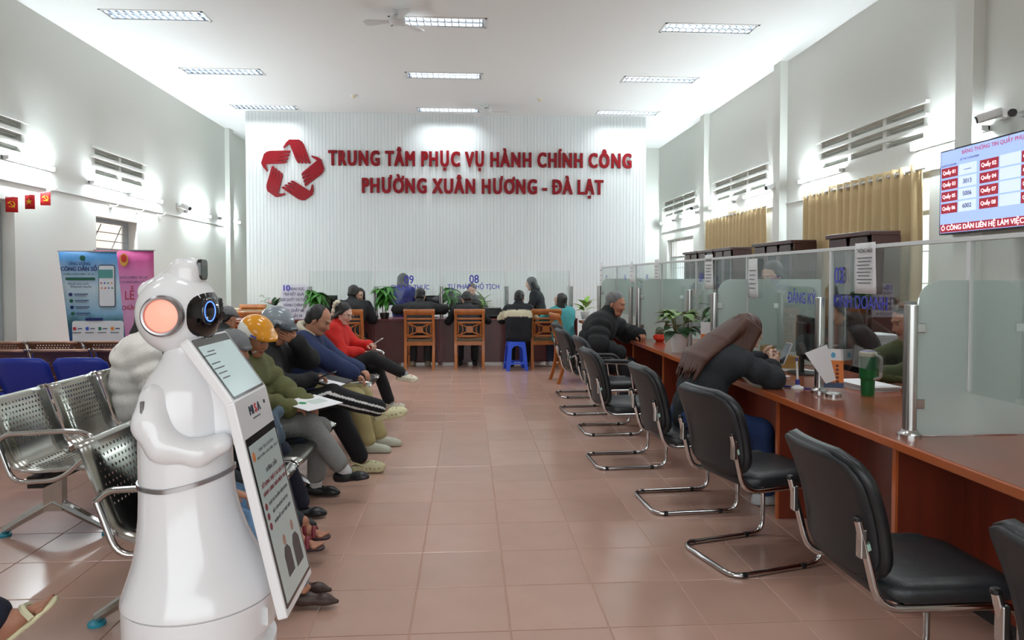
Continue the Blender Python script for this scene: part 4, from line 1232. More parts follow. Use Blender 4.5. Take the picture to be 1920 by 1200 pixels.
def shoe_mesh(kind, h=.007):
    cut = [((0, 0, -1), .08)]
    if kind == 'croc':
        P = [E_((.085, 0, -.045), (.1, .056, .046), k=.03), C((-.045, 0, -.055), (.06, 0, -.055), .042, .05, k=.03), C((.12, .02, -.065), (.13, -.02, -.065), .03, k=.03)]
        S = [C((-.05, 0, .0), (.03, 0, -.005), .034, .03, k=.012), C((-.055, 0, -.02), (.0, 0, -.03), .03, k=.01)]
        for i in range(3):
            for j in range(3): S.append(E_((.075 + .032 * i, (j - 1) * .026 * (1 - .12 * i), .004 - .012 * i - .007 * abs(j - 1)), (.0075, .0075, .014), k=.002))
        for s in (-1, 1):
            for i in range(4): S.append(E_((.04 + .034 * i, s * (.054 - .002 * i), -.05), (.009, .012, .007), k=.002))
        return sdf(P, .0045, subs=S, planes=cut, smooth=1)
    if kind == 'flat':
        return sdf([C((-.05, 0, -.05), (.0, 0, -.055), .036, .036, k=.03), C((.0, 0, -.055), (.11, 0, -.064), .036, .03, k=.03), C((.1, 0, -.066), (.165, 0, -.07), .026, .012, k=.03)], h, subs=[C((-.04, 0, -.0), (.06, 0, -.01), .034, k=.012)], planes=cut, smooth=1)
    if kind == 'loafer':
        return sdf([C((-.05, 0, -.045), (.0, 0, -.05), .04, .04, k=.03), C((.0, 0, -.05), (.12, 0, -.058), .04, .033, k=.03), C((.1, 0, -.062), (.16, 0, -.064), .032, .018, k=.03)], h, subs=[C((-.03, 0, .012), (.05, 0, .004), .034, k=.012)], planes=cut, smooth=1)
    if kind == 'sneaker':
        return sdf([C((-.05, 0, -.04), (.0, 0, -.04), .043, .045, k=.03), C((.0, 0, -.035), (.12, 0, -.055), .045, .036, k=.03), C((.1, 0, -.06), (.16, 0, -.06), .034, .026, k=.03), C((-.05, 0, -.07), (.15, 0, -.07), .046, .042, k=.01)], h, planes=cut + [((0, 0, 1), .03)], smooth=1)
    # open sandal / flip flop: sole only, straps added apart
    return sdf([C((-.055, 0, -.066), (.06, 0, -.066), .042, .048, k=.02), C((.06, 0, -.066), (.13, 0, -.066), .048, .04, k=.02)], h, planes=cut + [((0, 0, 1), -.062)], smooth=0)
FOOT = [C((-.035, 0, -.045), (.03, 0, -.035), .03, .032, k=.03), C((.02, 0, -.035), (.11, 0, -.055), .032, .022, k=.03), C((.0, 0, .03), (-.01, 0, -.04), .036, .034, k=.03)] + [C((.1, .032 - .016 * i, -.056), (.15 - .008 * i, .036 - .018 * i, -.058), .011, .009, k=.008) for i in range(5)]

PEOPLE = {}
def cloth(name, c, r=.85, bump=.25, bs=90, n=.1): return M(name, c, r, n=n, ns=14, bump=bump, bs=bs)
def person(label, loc, rz, s=.92, pz=.5, lean=0, bend=0, roll=0, twist=0, head=(0, 0, 0), L=None, Rr=None, eL=(-.3, .6, -.6), eR=(-.3, -.6, -.6),
           hL=None, hR=None, curl=(.35, .35), fL=None, fR=None, kL=(1, .1, .6), kR=(1, -.1, .6), tL=(0, 0), tR=(0, 0),
           skin=(196, 146, 118), hair='short', hairc=(22, 20, 20), fem=False, top=None, pants=None, shoes=None, sock=None, fine=True, hv=None, hair_fn=None, neck_col=None, inner=None, zoff=0):
    h = .013 if fine else .02
    root = thing('person', label, 'person', (loc[0], loc[1], zoff), rz)
    sp = lambda a, b_: rot('X', -roll) @ (V3(math.sin(R(a)), 0, math.cos(R(a))) * b_ * s)
    Pv = V3(0, 0, pz); W = Pv + sp(lean, .17); Ch = W + sp(lean + bend * .6, .17); Nb = Ch + sp(lean + bend, .16)
    Rt = rot('Z', twist)
    lat = Rt @ V3(0, 1, 0); up = nrm(Nb - Ch)
    Sh = {1: Nb - up * .06 * s + lat * (.16 if fem else .178) * s, -1: Nb - up * .06 * s - lat * (.16 if fem else .178) * s}
    Hp = {1: Pv + V3(0, .088 * s, 0), -1: Pv - V3(0, .088 * s, 0)}
    hr = rot('Z', head[1]) @ rot('Y', head[0]) @ rot('X', head[2])
    nd = nrm(nrm(up) * .6 + hr @ V3(.1, 0, 1))
    Hc = Nb + nd * .155 * s + hr @ V3(.025, 0, 0) * s
    if L is None: L = (.35, .1, pz + .1)
    if Rr is None: Rr = (.35, -.1, pz + .1)
    L, Rr = [Hc + hr @ V3(*q[1:]) * s if q[0] == 'head' else q for q in (L, Rr)]
    El, Wl = ik(Sh[1], V3(*L), .27 * s, .24 * s, V3(*eL)); Er, Wr = ik(Sh[-1], V3(*Rr), .27 * s, .24 * s, V3(*eR))
    if fL is None: fL = (.4, .1, .08)
    if fR is None: fR = (.4, -.1, .08)
    Kl, Al = ik(Hp[1], V3(*fL), .41 * s, .40 * s, V3(*kL)); Kr, Ar = ik(Hp[-1], V3(*fR), .41 * s, .40 * s, V3(*kR))
    arms = [(Sh[1], El, Wl), (Sh[-1], Er, Wr)]; legs = [(Hp[1], Kl, Al), (Hp[-1], Kr, Ar)]
    # ---- clothing
    tk = dict(c=(30, 30, 32), t=.022, q=0, qn=.08, sleeve=1.0, hem=.04, wr=.0065, collar=.02, name='dark_jacket_cloth', part='jacket'); tk.update(top or {})
    pk = dict(c=(34, 34, 38), t=.014, end=.93, w=1.0, name='dark_trouser_cloth'); pk.update(pants or {})
    t = tk['t']; q, qn = tk['q'], tk['qn']; hd = V3(0, 1, 0)
    def torso(t, q=0):
        o = []
        for c, w_, r_ in ((Pv - sp(lean, tk['hem'] - .04), .075, .112), (W, .062 if fem else .075, .098 if fem else .108), (Ch, .082 if fem else .095, .108 if fem else .112)):
            l_ = V3(0, 1, 0) if c is not Ch else lat
            o.append(C(c - l_ * w_ * s, c + l_ * w_ * s, r_ * s + t - q * .6, k=.07 if not q else .03, q=0))
        for y_ in (-.05, .05):
            yy_ = lat * y_ * s
            o.append(C(Pv + yy_, W + yy_, .105 * s + t, .1 * s + t, k=.05 if not q else .02, q=q, qn=qn)); o.append(C(W + yy_, Ch + yy_, .1 * s + t, .112 * s + t, k=.05 if not q else .02, q=q, qn=qn))
        o.append(C(Sh[1] - lat * .03 * s, Sh[-1] + lat * .03 * s, .062 * s + t, k=.06))
        return o
    P = torso(t, q)
    for S_, E, W_ in arms:
        P.append(C(S_, E, .057 * s + t, .047 * s + t, k=.035, q=q, qn=qn))
        if tk['sleeve'] > .5: P.append(C(E, E + (W_ - E) * (tk['sleeve'] * 2 - 1 if tk['sleeve'] < 1 else .97), .047 * s + t, .036 * s + t * .8, k=.03, q=q, qn=qn))
    if tk['collar']:
        P.append(C(Nb - up * .02, Nb + nd * (.03 + tk['collar']) * s, .07 * s + t * .6, .066 * s + t * .5, k=.03))
    mt_t = attr_mat(tk['name'], .85, bump=.2, bs=90) if tk.get('colfn') else cloth(tk['name'], tk['c'], tk.get('r', .85))
    VQ = sdf(P, h, wr=tk['wr'], wf=26 if not q else 18, seed=len(PEOPLE), smooth=2)
    sobj(tk['part'], VQ, mt_t, root, tk['colfn'](VQ[0], locals()) if tk.get('colfn') else None)
    if tk.get('hood'):
        hdp = [C(Nb - up * .03 + V3(-.05, sy * .09, 0) * s, Nb - up * .05 + V3(-.12, sy * .03, -.01) * s, .05 * s, .055 * s, k=.05) for sy in (-1, 1)] + [C(Nb + V3(.06, .09, -.03) * s, Nb + V3(-.05, .1, .0) * s, .035, .045, k=.04), C(Nb + V3(.06, -.09, -.03) * s, Nb + V3(-.05, -.1, .0) * s, .035, .045, k=.04)]
        sobj('hood', sdf(hdp, h, wr=.005, wf=30), cloth(tk['name'], tk['c']), root)
    if tk.get('collar_c'):
        ring = [Nb + up * .035 + (hr @ V3(math.cos(a) * .088 - .012, math.sin(a) * .1, .012 * math.cos(a) * -1)) * s for a in np.linspace(.5, 2 * math.pi - .5, 12)]
        sobj('collar', sdf([C(a, b_, .024, k=.02) for a, b_ in zip(ring, ring[1:])], .01), cloth(tk['name'] + '_collar', tk['collar_c'], bs=200), root)
    P = [C(Pv - hd * .075 * s, Pv + hd * .075 * s, .108 * s + pk['t'], k=.06)]
    for Hq, K, A in legs:
        e = K + (A - K) * pk['end']
        P += [C(Hq, K, (.088 * s + pk['t']) * pk['w'], (.062 * s + pk['t']) * pk['w'], k=.04), C(K, e, (.062 * s + pk['t']) * pk['w'], (.046 * s + pk['t'] * 1.3) * pk['w'], k=.03)]
    mt_p = attr_mat(pk['name'], .85, bump=.2, bs=90) if pk.get('colfn') else cloth(pk['name'], pk['c'])
    VQ = sdf(P, pk.get('h', h), wr=.0035, wf=24, seed=len(PEOPLE) + 3, smooth=2)
    sobj('trousers', VQ, mt_p, root, pk['colfn'](VQ[0], locals()) if pk.get('colfn') else None)
    # ---- body: torso and limbs under the clothes, head and hands
    P = [C(c[0], c[1], c[2], c[3], k=.05) for c in [(Pv, W, .075 * s, .075 * s), (W, Ch, .075 * s, .08 * s), (Ch, Nb, .08 * s, .055 * s)]]
    P.append(C(Sh[1], Sh[-1], .05 * s, k=.05))
    for S_, E, W_ in arms: P += [C(S_, E, .045 * s, .037 * s, k=.03), C(E, W_, .037 * s, .027 * s, k=.02)]
    for Hq, K, A in legs: P += [C(Hq, K, .07 * s, .05 * s, k=.04), C(K, (K + A) / 2, .05 * s, .052 * s, k=.02), C((K + A) / 2, A, .05 * s, .034 * s, k=.02)]
    FM = []
    for (Hq, K, A), (ty, tp) in zip(legs, (tL, tR)):
        d = rot('Z', ty) @ rot('Y', -tp) @ V3(1, 0, 0); FM.append((basis(d, rot('Z', ty) @ rot('Y', -tp) @ V3(0, 0, 1)), A))
    bare = shoes and shoes.get('kind') in ('sandal', 'flipflop')
    V, Q = sdf(P, max(h, .016), smooth=1)
    sk = np.array(lin(skin)[:3]); colr = np.tile(sk, (len(V), 1))
    parts = [(V, Q)]; cols = [colr]
    hv_ = hv or (.006 if fine else .009)
    V, Q, cc = head_mesh(fem, np.linalg.inv(hr) @ (Nb - Hc) / s, hv_, skin, hairc)
    parts.append(((V * s) @ hr.T + Hc, Q)); cols.append(cc)
    HM = {}
    for side, W_, E, hd_, cu in ((1, Wl, El, hL, curl[0]), (-1, Wr, Er, hR, curl[1])):
        fd = nrm(W_ - E); d_, pn = hd_[:2] if hd_ else (fd, None)
        hs_ = hd_ and len(hd_) > 2
        d_ = nrm(V3(*d_)); pn = V3(*pn) if pn is not None else V3(0, 0, -1) - d_ * (V3(0, 0, -1) @ d_)
        if hs_: d_, pn = hr @ d_, hr @ pn
        Bm = basis(d_, -pn)
        # mirror so that the thumb lies towards the body's middle when the palm faces down
        V, Q = hand_mesh(cu, -1 if side > 0 else 1, .0045 if fine else .008)
        parts.append(((V * s * .97) @ Bm.T + W_, Q)); cols.append(np.tile(sk * .97, (len(V), 1))); HM[side] = (Bm, W_)
    if bare:
        for Bm, A in FM:
            V, Q = sdf(FOOT, .007, smooth=1); parts.append(((V * s) @ Bm.T + A, Q)); cols.append(np.tile(sk, (len(V), 1)))
    sobj('body', joinVQ(*parts), m_skin, root, np.concatenate(cols))
    # ---- hair and shoes
    if hair and hair != 'none':
        V, Q = hair_mesh(hair, hv_, len(PEOPLE)); VQ = ((V * s) @ hr.T + Hc, Q)
        if hair_fn: VQ = joinVQ(VQ, hair_fn(locals()))
        sobj('hair', VQ, M('hair_%d_%d_%d' % hairc, hairc, .42, n=.35, ns=16, sx=(6, 6, 1), bump=.3, bs=60), root)
    if shoes:
        V, Q = shoe_mesh(shoes['kind'], .006 if fine else .009)
        for Bm, A in FM:
            so = sobj('shoe', ((V * s) @ Bm.T + A, Q), M(shoes['name'], shoes['c'], shoes.get('r', .5), n=.08, ns=20), root)
            tr_ = lambda p: Vector(Bm @ (V3(*p) * s) + A)
            if shoes['kind'] == 'croc':
                obj('heel_strap', B().tube([tr_(p) for p in ((.03, .05, -.03), (-.03, .05, -.01), (-.09, .03, .0), (-.1, 0, .0), (-.09, -.03, .0), (-.03, -.05, -.01), (.03, -.05, -.03))], .007, 6), MATS[shoes['name']], so, smooth=50)
                if shoes.get('charms'):
                    for i_ in range(5): obj('charm', B().lathe([(0, .008), (.009, .005), (.009, 0)], 8, tr_((.07 + .02 * i_, .022 * math.sin(i_ * 2.2), .005 - .007 * i_))), M('pink_red_charm', (210, 84, 96), .4), so)
            if shoes['kind'] in ('sandal', 'flipflop'):
                st_ = shoes.get('strap', (40, 30, 34))
                ar = [[(.075, .05, -.06), (.07, .03, -.02), (.065, 0, -.008), (.07, -.03, -.02), (.075, -.05, -.06)]]
                if shoes['kind'] == 'sandal': ar.append([(.02, .046, -.06), (.015, .034, .0), (.01, 0, .02), (.015, -.034, .0), (.02, -.046, -.06)])
                for a_ in ar: obj('strap', B().tube([tr_(p) for p in a_], .012, 6), M(shoes['name'] + '_strap', st_, .6), so, smooth=50)
    if sock:
        for Hq, K, A in legs:
            u_ = nrm(K - A); sobj('sock', sdf([C(A - u_ * .02, A + u_ * .11, .043 * s, .045 * s)], .008), cloth('sock_%d_%d_%d' % sock, sock, bs=200), root)
    Mw = Matrix.Translation((loc[0], loc[1], zoff)) @ Matrix.Rotation(rz, 4, 'Z')
    hm = Matrix(hr.tolist()).to_4x4(); hm.translation = Vector(Hc)
    info = dict(root=root, head=hm, hs=s, world=Mw, hands=HM, W=(Wl, Wr), Nb=Nb, Hc=Hc, K=(Kl, Kr), A=(Al, Ar))
    PEOPLE[label] = info
    return info
def pl_(i, p): return i['world'] @ Vector(p)

# ---- accessories in head space
def hsc(i): return i['head'] @ Matrix.Scale(i['hs'], 4)
def glasses(i):
    m = hsc(i); b = B()
    for s in (-1, 1):
        b.tube([m @ Vector((.106 - .006 * abs(math.sin(a)) * 0, s * .034 + .026 * math.cos(a), .006 + .02 * math.sin(a))) for a in np.linspace(0, 2 * math.pi, 17)[:-1]], .0016, 5, closed=True)
        b.tube([m @ Vector(p) for p in ((.106, s * .06, .01), (.05, s * .078, .014), (-.01, s * .082, .008))], .0015, 5)
    b.tube([m @ Vector(p) for p in ((.107, .009, .01), (.109, 0, .014), (.107, -.009, .01))], .0015, 5)
    obj('glasses', b, M('thin_metal_frame', (190, 180, 170), .25, 1), i['root'])
def helmet(i, kind):
    m = hsc(i); s = i['hs']
    a = np.array(m.to_3x3()); o = np.array(m.translation)
    if kind == 'orange':
        V, Q = sdf([E_((-.012, 0, .045), (.134, .112, .125)), C((.1, .055, .052), (.1, -.055, .052), .03, k=.04), C((.13, .03, .045), (.13, -.03, .045), .016, k=.03)], .008, planes=[((.1, 0, -1), -.028)], subs=[E_((-.012, 0, .02), (.115, .096, .1), k=.006)], smooth=2)
        cc = np.tile(np.array(lin((224, 150, 30))[:3]), (len(V), 1))
        white = (V[:, 2] < .098 - .5 * np.clip(V[:, 0] + .03, 0, 1)) & (V[:, 0] < .095)
        cc[white] = np.array(lin((232, 232, 226))[:3])
    else:
        V, Q = sdf([E_((-.012, 0, .045), (.134, .112, .125))], .008, planes=[((.05, 0, -1), -.03)], subs=[E_((-.012, 0, .02), (.115, .096, .1), k=.006)], smooth=2)
        cc = np.tile(np.array(lin((136, 146, 154))[:3]), (len(V), 1))
    ho = sobj('helmet', (V @ a.T + o, Q), attr_mat('helmet_shell_' + kind, .18, spec=.6), i['root'], cc)
    T = lambda p: m @ Vector(p)
    if kind == 'grey':
        V, Q = sdf([C((.085, .07, .045), (.085, -.07, .045), .026, k=.04), C((.13, .045, .035), (.13, -.045, .035), .014, k=.05)], .007, smooth=2)
        sobj('visor', (V @ a.T + o, Q), M('dark_visor_plastic', (70, 78, 86), .3), ho)
        for q in (-1, 1): obj('visor_rivet', B().cyl(T((.06, q * .098, .05)), T((.06, q * .112, .05)), .014, seg=12), m_black, ho)
    else:
        for k in range(4): obj('decal_mark', B().prism(rrect(.007, .012, .002, 2), .002, frame(T((.04 + .011 * k, -.1085 + .0035 * k, .052)), (m.to_3x3() @ Vector((1, .33, 0))), m.to_3x3() @ Vector((0, .2, 1)))), m_blue_ink, ho)
    for q in (-1, 1):
        obj('chin_strap', B().tube([T(p) for p in ((.03, q * .098, .03), (.035, q * .086, -.03), (.05, q * .05, -.095), (.055, 0, -.118))], .006, 6), m_black, ho, smooth=50)
        obj('chin_strap', B().tube([T(p) for p in ((-.05, q * .095, .03), (.0, q * .086, -.035), (.04, q * .055, -.085))], .006, 6), m_black, ho, smooth=50)
def cap(i, c):
    m = hsc(i); a = np.array(m.to_3x3()); o = np.array(m.translation)
    V, Q = sdf([E_((-.014, 0, .04), (.112, .092, .1)), C((.09, .05, .04), (.09, -.05, .04), .015, k=.02), C((.14, .03, .03), (.14, -.03, .03), .01, k=.03)], .009, planes=[((0, 0, -1), -.025)])
    sobj('cap', (V @ a.T + o, Q), cloth('black_cap_cloth', c), i['root'])
def phone(i, wi, label, c=(40, 42, 46), off=(.1, 0, .02), tilt=(1, 0, .5), up=(0, 1, 0)):
    """slab phone resting in a hand; a thing of its own"""
    p = pl_(i, V3(*i['W'][wi]) + V3(*off)); r3 = i['world'].to_3x3()
    m = frame(p, r3 @ Vector(up), r3 @ Vector(tilt))
    t = thing('mobile_phone', label, 'phone'); t.matrix_world = m
    b = B(); b.prism(rrect(.072, .15, .01, 3), .008)
    obj('case', b, M('phone_case_%d_%d_%d' % c, c, .35), t)
    obj('phone_screen', B().prism(rrect(.066, .142, .008, 3), .001, Matrix.Translation((0, 0, .0046))), M('phone_glass', (70, 84, 92), .1, coat=.4), t)
    return t

BLK = dict(c=(24, 24, 27), name='black_jacket_cloth')
# ---------------- front row on the steel benches
def stripe_fn(V, l):
    c = np.tile(np.array(lin((22, 22, 25))[:3]), (len(V), 1)); wh = np.array(lin((225, 225, 225))[:3])
    for side, ix in ((1, 0), (-1, 1)):
        Hq, K, A = l['legs'][ix]
        for a, b_ in ((Hq, K), (K, A)):
            u = nrm(b_ - a); pa = V - a; tt = pa @ u; rad = pa - tt[:, None] * u
            n = np.cross(u, V3(0, 1, 0)); n = nrm(n)             # thigh top / shin front
            yy = rad[:, 1] * -1 if side < 0 else rad[:, 1]
            ang = np.degrees(np.arctan2(rad @ n, yy))
            ok = (tt > -.02) & (tt < np.linalg.norm(b_ - a) + .02) & (np.linalg.norm(rad, axis=1) < .13)
            st = ok & ((np.abs(np.abs(ang) - 22) < 6.5)) & (yy > 0)
            c[st] = wh
    return c
g1 = person('man in orange and white helmet and olive jacket holding papers', (-1.34, 4.39), R(-8), .9, .475, lean=-26, bend=34, head=(24, -16, 0),
    L=(.28, .1, .6), Rr=(.26, -.1, .61), fL=(.34, .12, .08), fR=(.56, .02, .2), kR=(.6, -.1, 1), tR=(-5, 8), skin=(176, 124, 96), hair='short',
    top=dict(c=(98, 100, 60), name='olive_puffer_cloth', t=.034, q=.022, qn=.09, collar=.01), pants=dict(c=(128, 130, 128), name='grey_trouser_cloth', end=.84), shoes=dict(kind='loafer', c=(30, 31, 34), name='black_leather_loafer', r=.35), sock=(196, 196, 196))
helmet(g1, 'orange')
g2 = person('man in grey helmet hiding his face with one hand, black jacket', (-1.33, 4.93), R(-4), .94, .475, lean=-30, bend=36, head=(18, -12, 0),
    Rr=(.24, -.06, .7), L=('head', .165, .03, -.05), eL=(.9, .5, -.6), hL=((-.5, -.85, .35), (-.85, .5, 0), 1), curl=(.15, .5), fL=(.55, .1, .08), fR=(.72, .03, .47), kR=(.5, -.1, 1), tR=(-6, 12), skin=(182, 128, 100),
    top=dict(BLK, t=.03, collar=.02), pants=dict(c=(22, 22, 25), name='black_striped_track_trousers', end=.88, w=1.05, h=.007, colfn=stripe_fn), shoes=dict(kind='croc', c=(206, 200, 160), name='beige_clog_foam', r=.6))
helmet(g2, 'grey')
g3 = person('balding man in navy jacket with cream fleece collar', (-1.29, 5.7), R(-6), .96, .48, lean=-21, bend=36, head=(30, -10, 0),
    L=(.36, .12, .64), Rr=(.38, -.08, .63), fL=(.54, .12, .08), fR=(.5, -.1, .08), skin=(190, 138, 112), hair='receding', hairc=(26, 24, 24),
    top=dict(c=(34, 48, 88), name='navy_jacket_cloth', t=.034, wr=.006, collar=.0, collar_c=(214, 206, 186)), pants=dict(c=(166, 154, 108), name='khaki_trouser_cloth', w=1.05), shoes=dict(kind='sneaker', c=(176, 178, 160), name='pale_green_grey_slipper'))
g4 = person('woman in red sweater with cream hair scrunchie holding phone', (-1.34, 7.3), R(-8), .9, .475, lean=-24, bend=36, head=(22, -14, 0),
    L=(.28, .06, .7), Rr=(.22, -.04, .63), fL=(.5, .08, .08), fR=(.66, .02, .4), kR=(.5, -.1, 1), tR=(-6, -6), skin=(222, 180, 160), hair='bob', fem=True, curl=(.6, .3),
    top=dict(c=(206, 36, 28), name='red_knit_wool', t=.028, wr=.006, part='sweater', collar=.012), pants=dict(c=(24, 24, 27), name='black_trouser_cloth', end=.9), shoes=dict(kind='croc', c=(226, 222, 200), name='cream_clog_foam', r=.6, charms=True), sock=(150, 152, 156))
glasses(g4)
V, Q = sdf([E_(V3(-.1, -.045 + .012 * math.sin(a * 2), .055) + .05 * V3(.3 * math.cos(a), math.cos(a) * .5, math.sin(a) * 1.2), (.022, .022, .022), k=.008) for a in np.linspace(0, 2 * math.pi, 11)[:-1]] + [E_((-.105, -.05, .0), (.03, .03, .03), k=.01), E_((-.105, -.045, -.045), (.026, .026, .028), k=.01)], .006, wr=.003, wf=120)
a_ = np.array(hsc(g4).to_3x3()); sobj('scrunchie', (V @ a_.T + np.array(hsc(g4).translation), Q), cloth('cream_ruffled_cloth', (236, 226, 200)), g4['root'])
g5 = person('person in dark navy trousers with bag on lap behind robot screen', (-1.44, 3.95), R(0), .84, .48, lean=-8, bend=26, head=(20, 0, 0), L=(.24, .1, .58), Rr=(.24, -.1, .58), fL=(.46, .09, .08), fR=(.44, -.09, .08), skin=(180, 130, 104),
    top=dict(c=(60, 64, 70), name='grey_jacket_cloth', t=.02), pants=dict(c=(26, 30, 48), name='dark_navy_trouser_cloth'), shoes=dict(kind='loafer', c=(30, 31, 34), name='black_leather_loafer'))
cap(g5, (120, 122, 124))
g6 = person('person in dark top and maroon sandals seated behind the robot', (-1.42, 3.45), R(0), .82, .47, lean=-4, bend=26, head=(24, 0, 0), L=(.22, .1, .58), Rr=(.2, -.12, .56), fL=(.66, .08, .085), fR=(.66, -.06, .085), skin=(176, 122, 96),
    top=dict(c=(40, 42, 46), name='charcoal_jacket_cloth'), pants=dict(c=(44, 46, 52), name='charcoal_trouser_cloth', end=.86), shoes=dict(kind='sandal', c=(52, 30, 34), name='maroon_sandal_sole', strap=(120, 34, 48)))
g7 = person('person in light blue jeans and brown flat shoes behind robot', (-1.22, 2.98), R(-3), .84, .48, lean=6, bend=26, head=(24, 0, 0), L=(.26, .1, .58), Rr=(.26, -.14, .54), fL=(.46, .1, .08), fR=(.52, -.02, .085), skin=(190, 140, 112), fem=True, hair='bob',
    top=dict(c=(28, 28, 32), name='black_blouse_cloth', sleeve=.75), pants=dict(c=(104, 140, 176), name='light_blue_denim', end=.84), shoes=dict(kind='flat', c=(66, 46, 40), name='brown_leather_flat', r=.45))
# ---------------- second row
g8 = person('person in white quilted jacket seen from behind, left of robot', (-2.38, 4.98), R(28), .93, .5, lean=0, bend=16, head=(14, 20, 0), L=(.3, .12, .6), Rr=(.3, -.12, .6), fem=True, hair='bob',
    top=dict(c=(238, 235, 228), name='off_white_puffer_cloth', t=.05, q=.028, qn=.11, hood=True, wr=.009), pants=dict(c=(28, 28, 32), name='black_trouser_cloth'), shoes=dict(kind='sneaker', c=(60, 60, 64), name='dark_sneaker_fabric'))
g9 = person('person at lower left edge in dark trousers and cream flip flops', (-2.34, 2.45), R(8), .92, .49, lean=-4, bend=18, head=(10, 0, 0), L=(.3, .1, .6), Rr=(.3, -.1, .6), fL=(.36, .14, .09), fR=(.68, .03, .16), kR=(1, 0, .4), tR=(14, 38), skin=(170, 120, 96),
    top=dict(c=(40, 42, 48), name='charcoal_jacket_cloth'), pants=dict(c=(24, 28, 40), name='dark_navy_trouser_cloth', end=.9), shoes=dict(kind='flipflop', c=(214, 208, 170), name='cream_flip_flop_foam', strap=(216, 210, 176)))
g10 = person('man in black cap and dark jacket behind robot head', (-2.52, 6.95), R(40), .88, .45, lean=2, bend=16, head=(12, 16, 0), skin=(184, 132, 104), fine=False,
    top=dict(c=(44, 48, 46), name='dark_green_grey_jacket_cloth', collar=.015), pants=dict(c=(34, 34, 38)), shoes=dict(kind='sneaker', c=(60, 60, 64), name='dark_sneaker_fabric'))
cap(g10, (20, 20, 22))
# ---------------- visitors at the rear desks (facing away)
RK = dict(fine=False, pz=.56, fL=(.3, .12, .08), fR=(.28, -.12, .08))
def rear(label, px, Y, **k):
    X = at(px, 560, Y=Y).x; d_ = dict(RK); d_.update(k)
    return person(label, (X, Y), d_.pop('rz', R(90)), d_.pop('s', .93), **d_)
rear('man in black sitting at rear desk with elbows wide apart', 785, 10.72, lean=22, bend=14, head=(16, 0, 0), L=(.42, .16, .86), Rr=(.42, -.16, .86), eL=(.0, 1, .1), eR=(.0, -1, .1), skin=(196, 150, 122), top=dict(BLK, t=.03), pants=dict(c=(58, 60, 62), name='dark_grey_trouser_cloth'), shoes=dict(kind='sneaker', c=(150, 140, 120), name='tan_sneaker_fabric'), s=.98)
rear('man in black shirt at middle rear desk', 876, 10.75, lean=24, bend=16, head=(26, 10, 0), L=(.42, .16, .82), Rr=(.4, -.2, .82), skin=(190, 144, 116), top=dict(c=(22, 22, 26), name='black_knit_cloth', t=.012, sleeve=.7), pants=dict(c=(28, 28, 30)), shoes=dict(kind='loafer', c=(30, 30, 32), name='black_leather_loafer'), s=.94)
def band_fn(V, l):
    c = np.tile(np.array(lin((26, 27, 34))[:3]), (len(V), 1)); cr = np.array(lin((214, 206, 178))[:3])
    u = nrm(l['Nb'] - l['Pv']); tt = (V - l['Pv']) @ u
    c[(tt > .27) & (tt < .375)] = cr
    return c
rear('man in dark jacket with cream chest band sitting on blue stool', 972, 10.45, pz=.52, lean=8, bend=12, head=(14, -12, 0), L=(.44, .16, .84), Rr=(.44, -.12, .84), rz=R(84), skin=(186, 138, 110), top=dict(c=(26, 27, 34), name='banded_jacket_cloth', t=.035, colfn=band_fn), pants=dict(c=(34, 36, 44)), shoes=dict(kind='sneaker', c=(40, 40, 42), name='dark_sneaker_fabric'), s=.92)
g = rear('woman in teal jacket with dark hair turned to the left', 1056, 10.55, pz=.5, lean=6, bend=10, head=(-8, 52, 0), L=(.44, .16, .84), Rr=(.44, -.12, .84), rz=R(100), skin=(218, 178, 156), fem=True, hair='long', top=dict(c=(74, 158, 162), name='teal_jacket_cloth', t=.03), pants=dict(c=(60, 70, 92), name='slate_denim'), shoes=dict(kind='sneaker', c=(210, 210, 212), name='black_white_sneaker'), s=.87, zoff=-.0)
glasses(g)
rear('man in black jacket leaning over rear desk opposite staff woman', 655, 10.72, lean=24, bend=8, head=(14, -16, 0), L=(.42, .18, .9), Rr=(.5, -.16, .84), skin=(190, 142, 114), top=dict(BLK, t=.03), pants=dict(c=(30, 30, 34)), shoes=dict(kind='loafer', c=(30, 30, 32), name='black_leather_loafer'), s=1.04)
# ---------------- staff behind the rear desks
rear('staff woman with dark hair facing viewer behind rear desk', 676, 12.0, rz=R(-90), lean=12, bend=12, head=(16, 14, 0), L=(.34, .14, .8), Rr=(.34, -.14, .8), skin=(224, 184, 164), fem=True, hair='long', top=dict(c=(30, 30, 36), name='black_blazer_cloth', t=.014), pants=dict(c=(30, 30, 36)), shoes=dict(kind='loafer', c=(30, 30, 32), name='black_leather_loafer'), s=.92)
rear('person in blue top standing with back turned, behind 09 lettering', 755, 12.6, pz=.77, lean=6, bend=8, head=(14, 0, 0), L=(.25, .16, .95), Rr=(.25, -.16, .95), fL=(0, .09, .08), fR=(0, -.09, .08), skin=(200, 156, 130), fem=True, hair='long', top=dict(c=(40, 48, 110), name='blue_uniform_cloth', t=.016), pants=dict(c=(28, 28, 32)), shoes=dict(kind='loafer', c=(30, 30, 32), name='black_leather_loafer'), s=.95)
rear('staff member seated behind plant under 08 lettering', 884, 12.5, rz=R(-90), pz=.62, lean=10, bend=12, head=(22, 0, 0), L=(.32, .14, .82), Rr=(.32, -.14, .82), skin=(206, 160, 134), hair='short', hairc=(70, 52, 44), top=dict(c=(52, 50, 56), name='grey_blazer_cloth', t=.014), pants=dict(c=(30, 30, 36)), shoes=dict(kind='loafer', c=(30, 30, 32), name='black_leather_loafer'), s=.94)
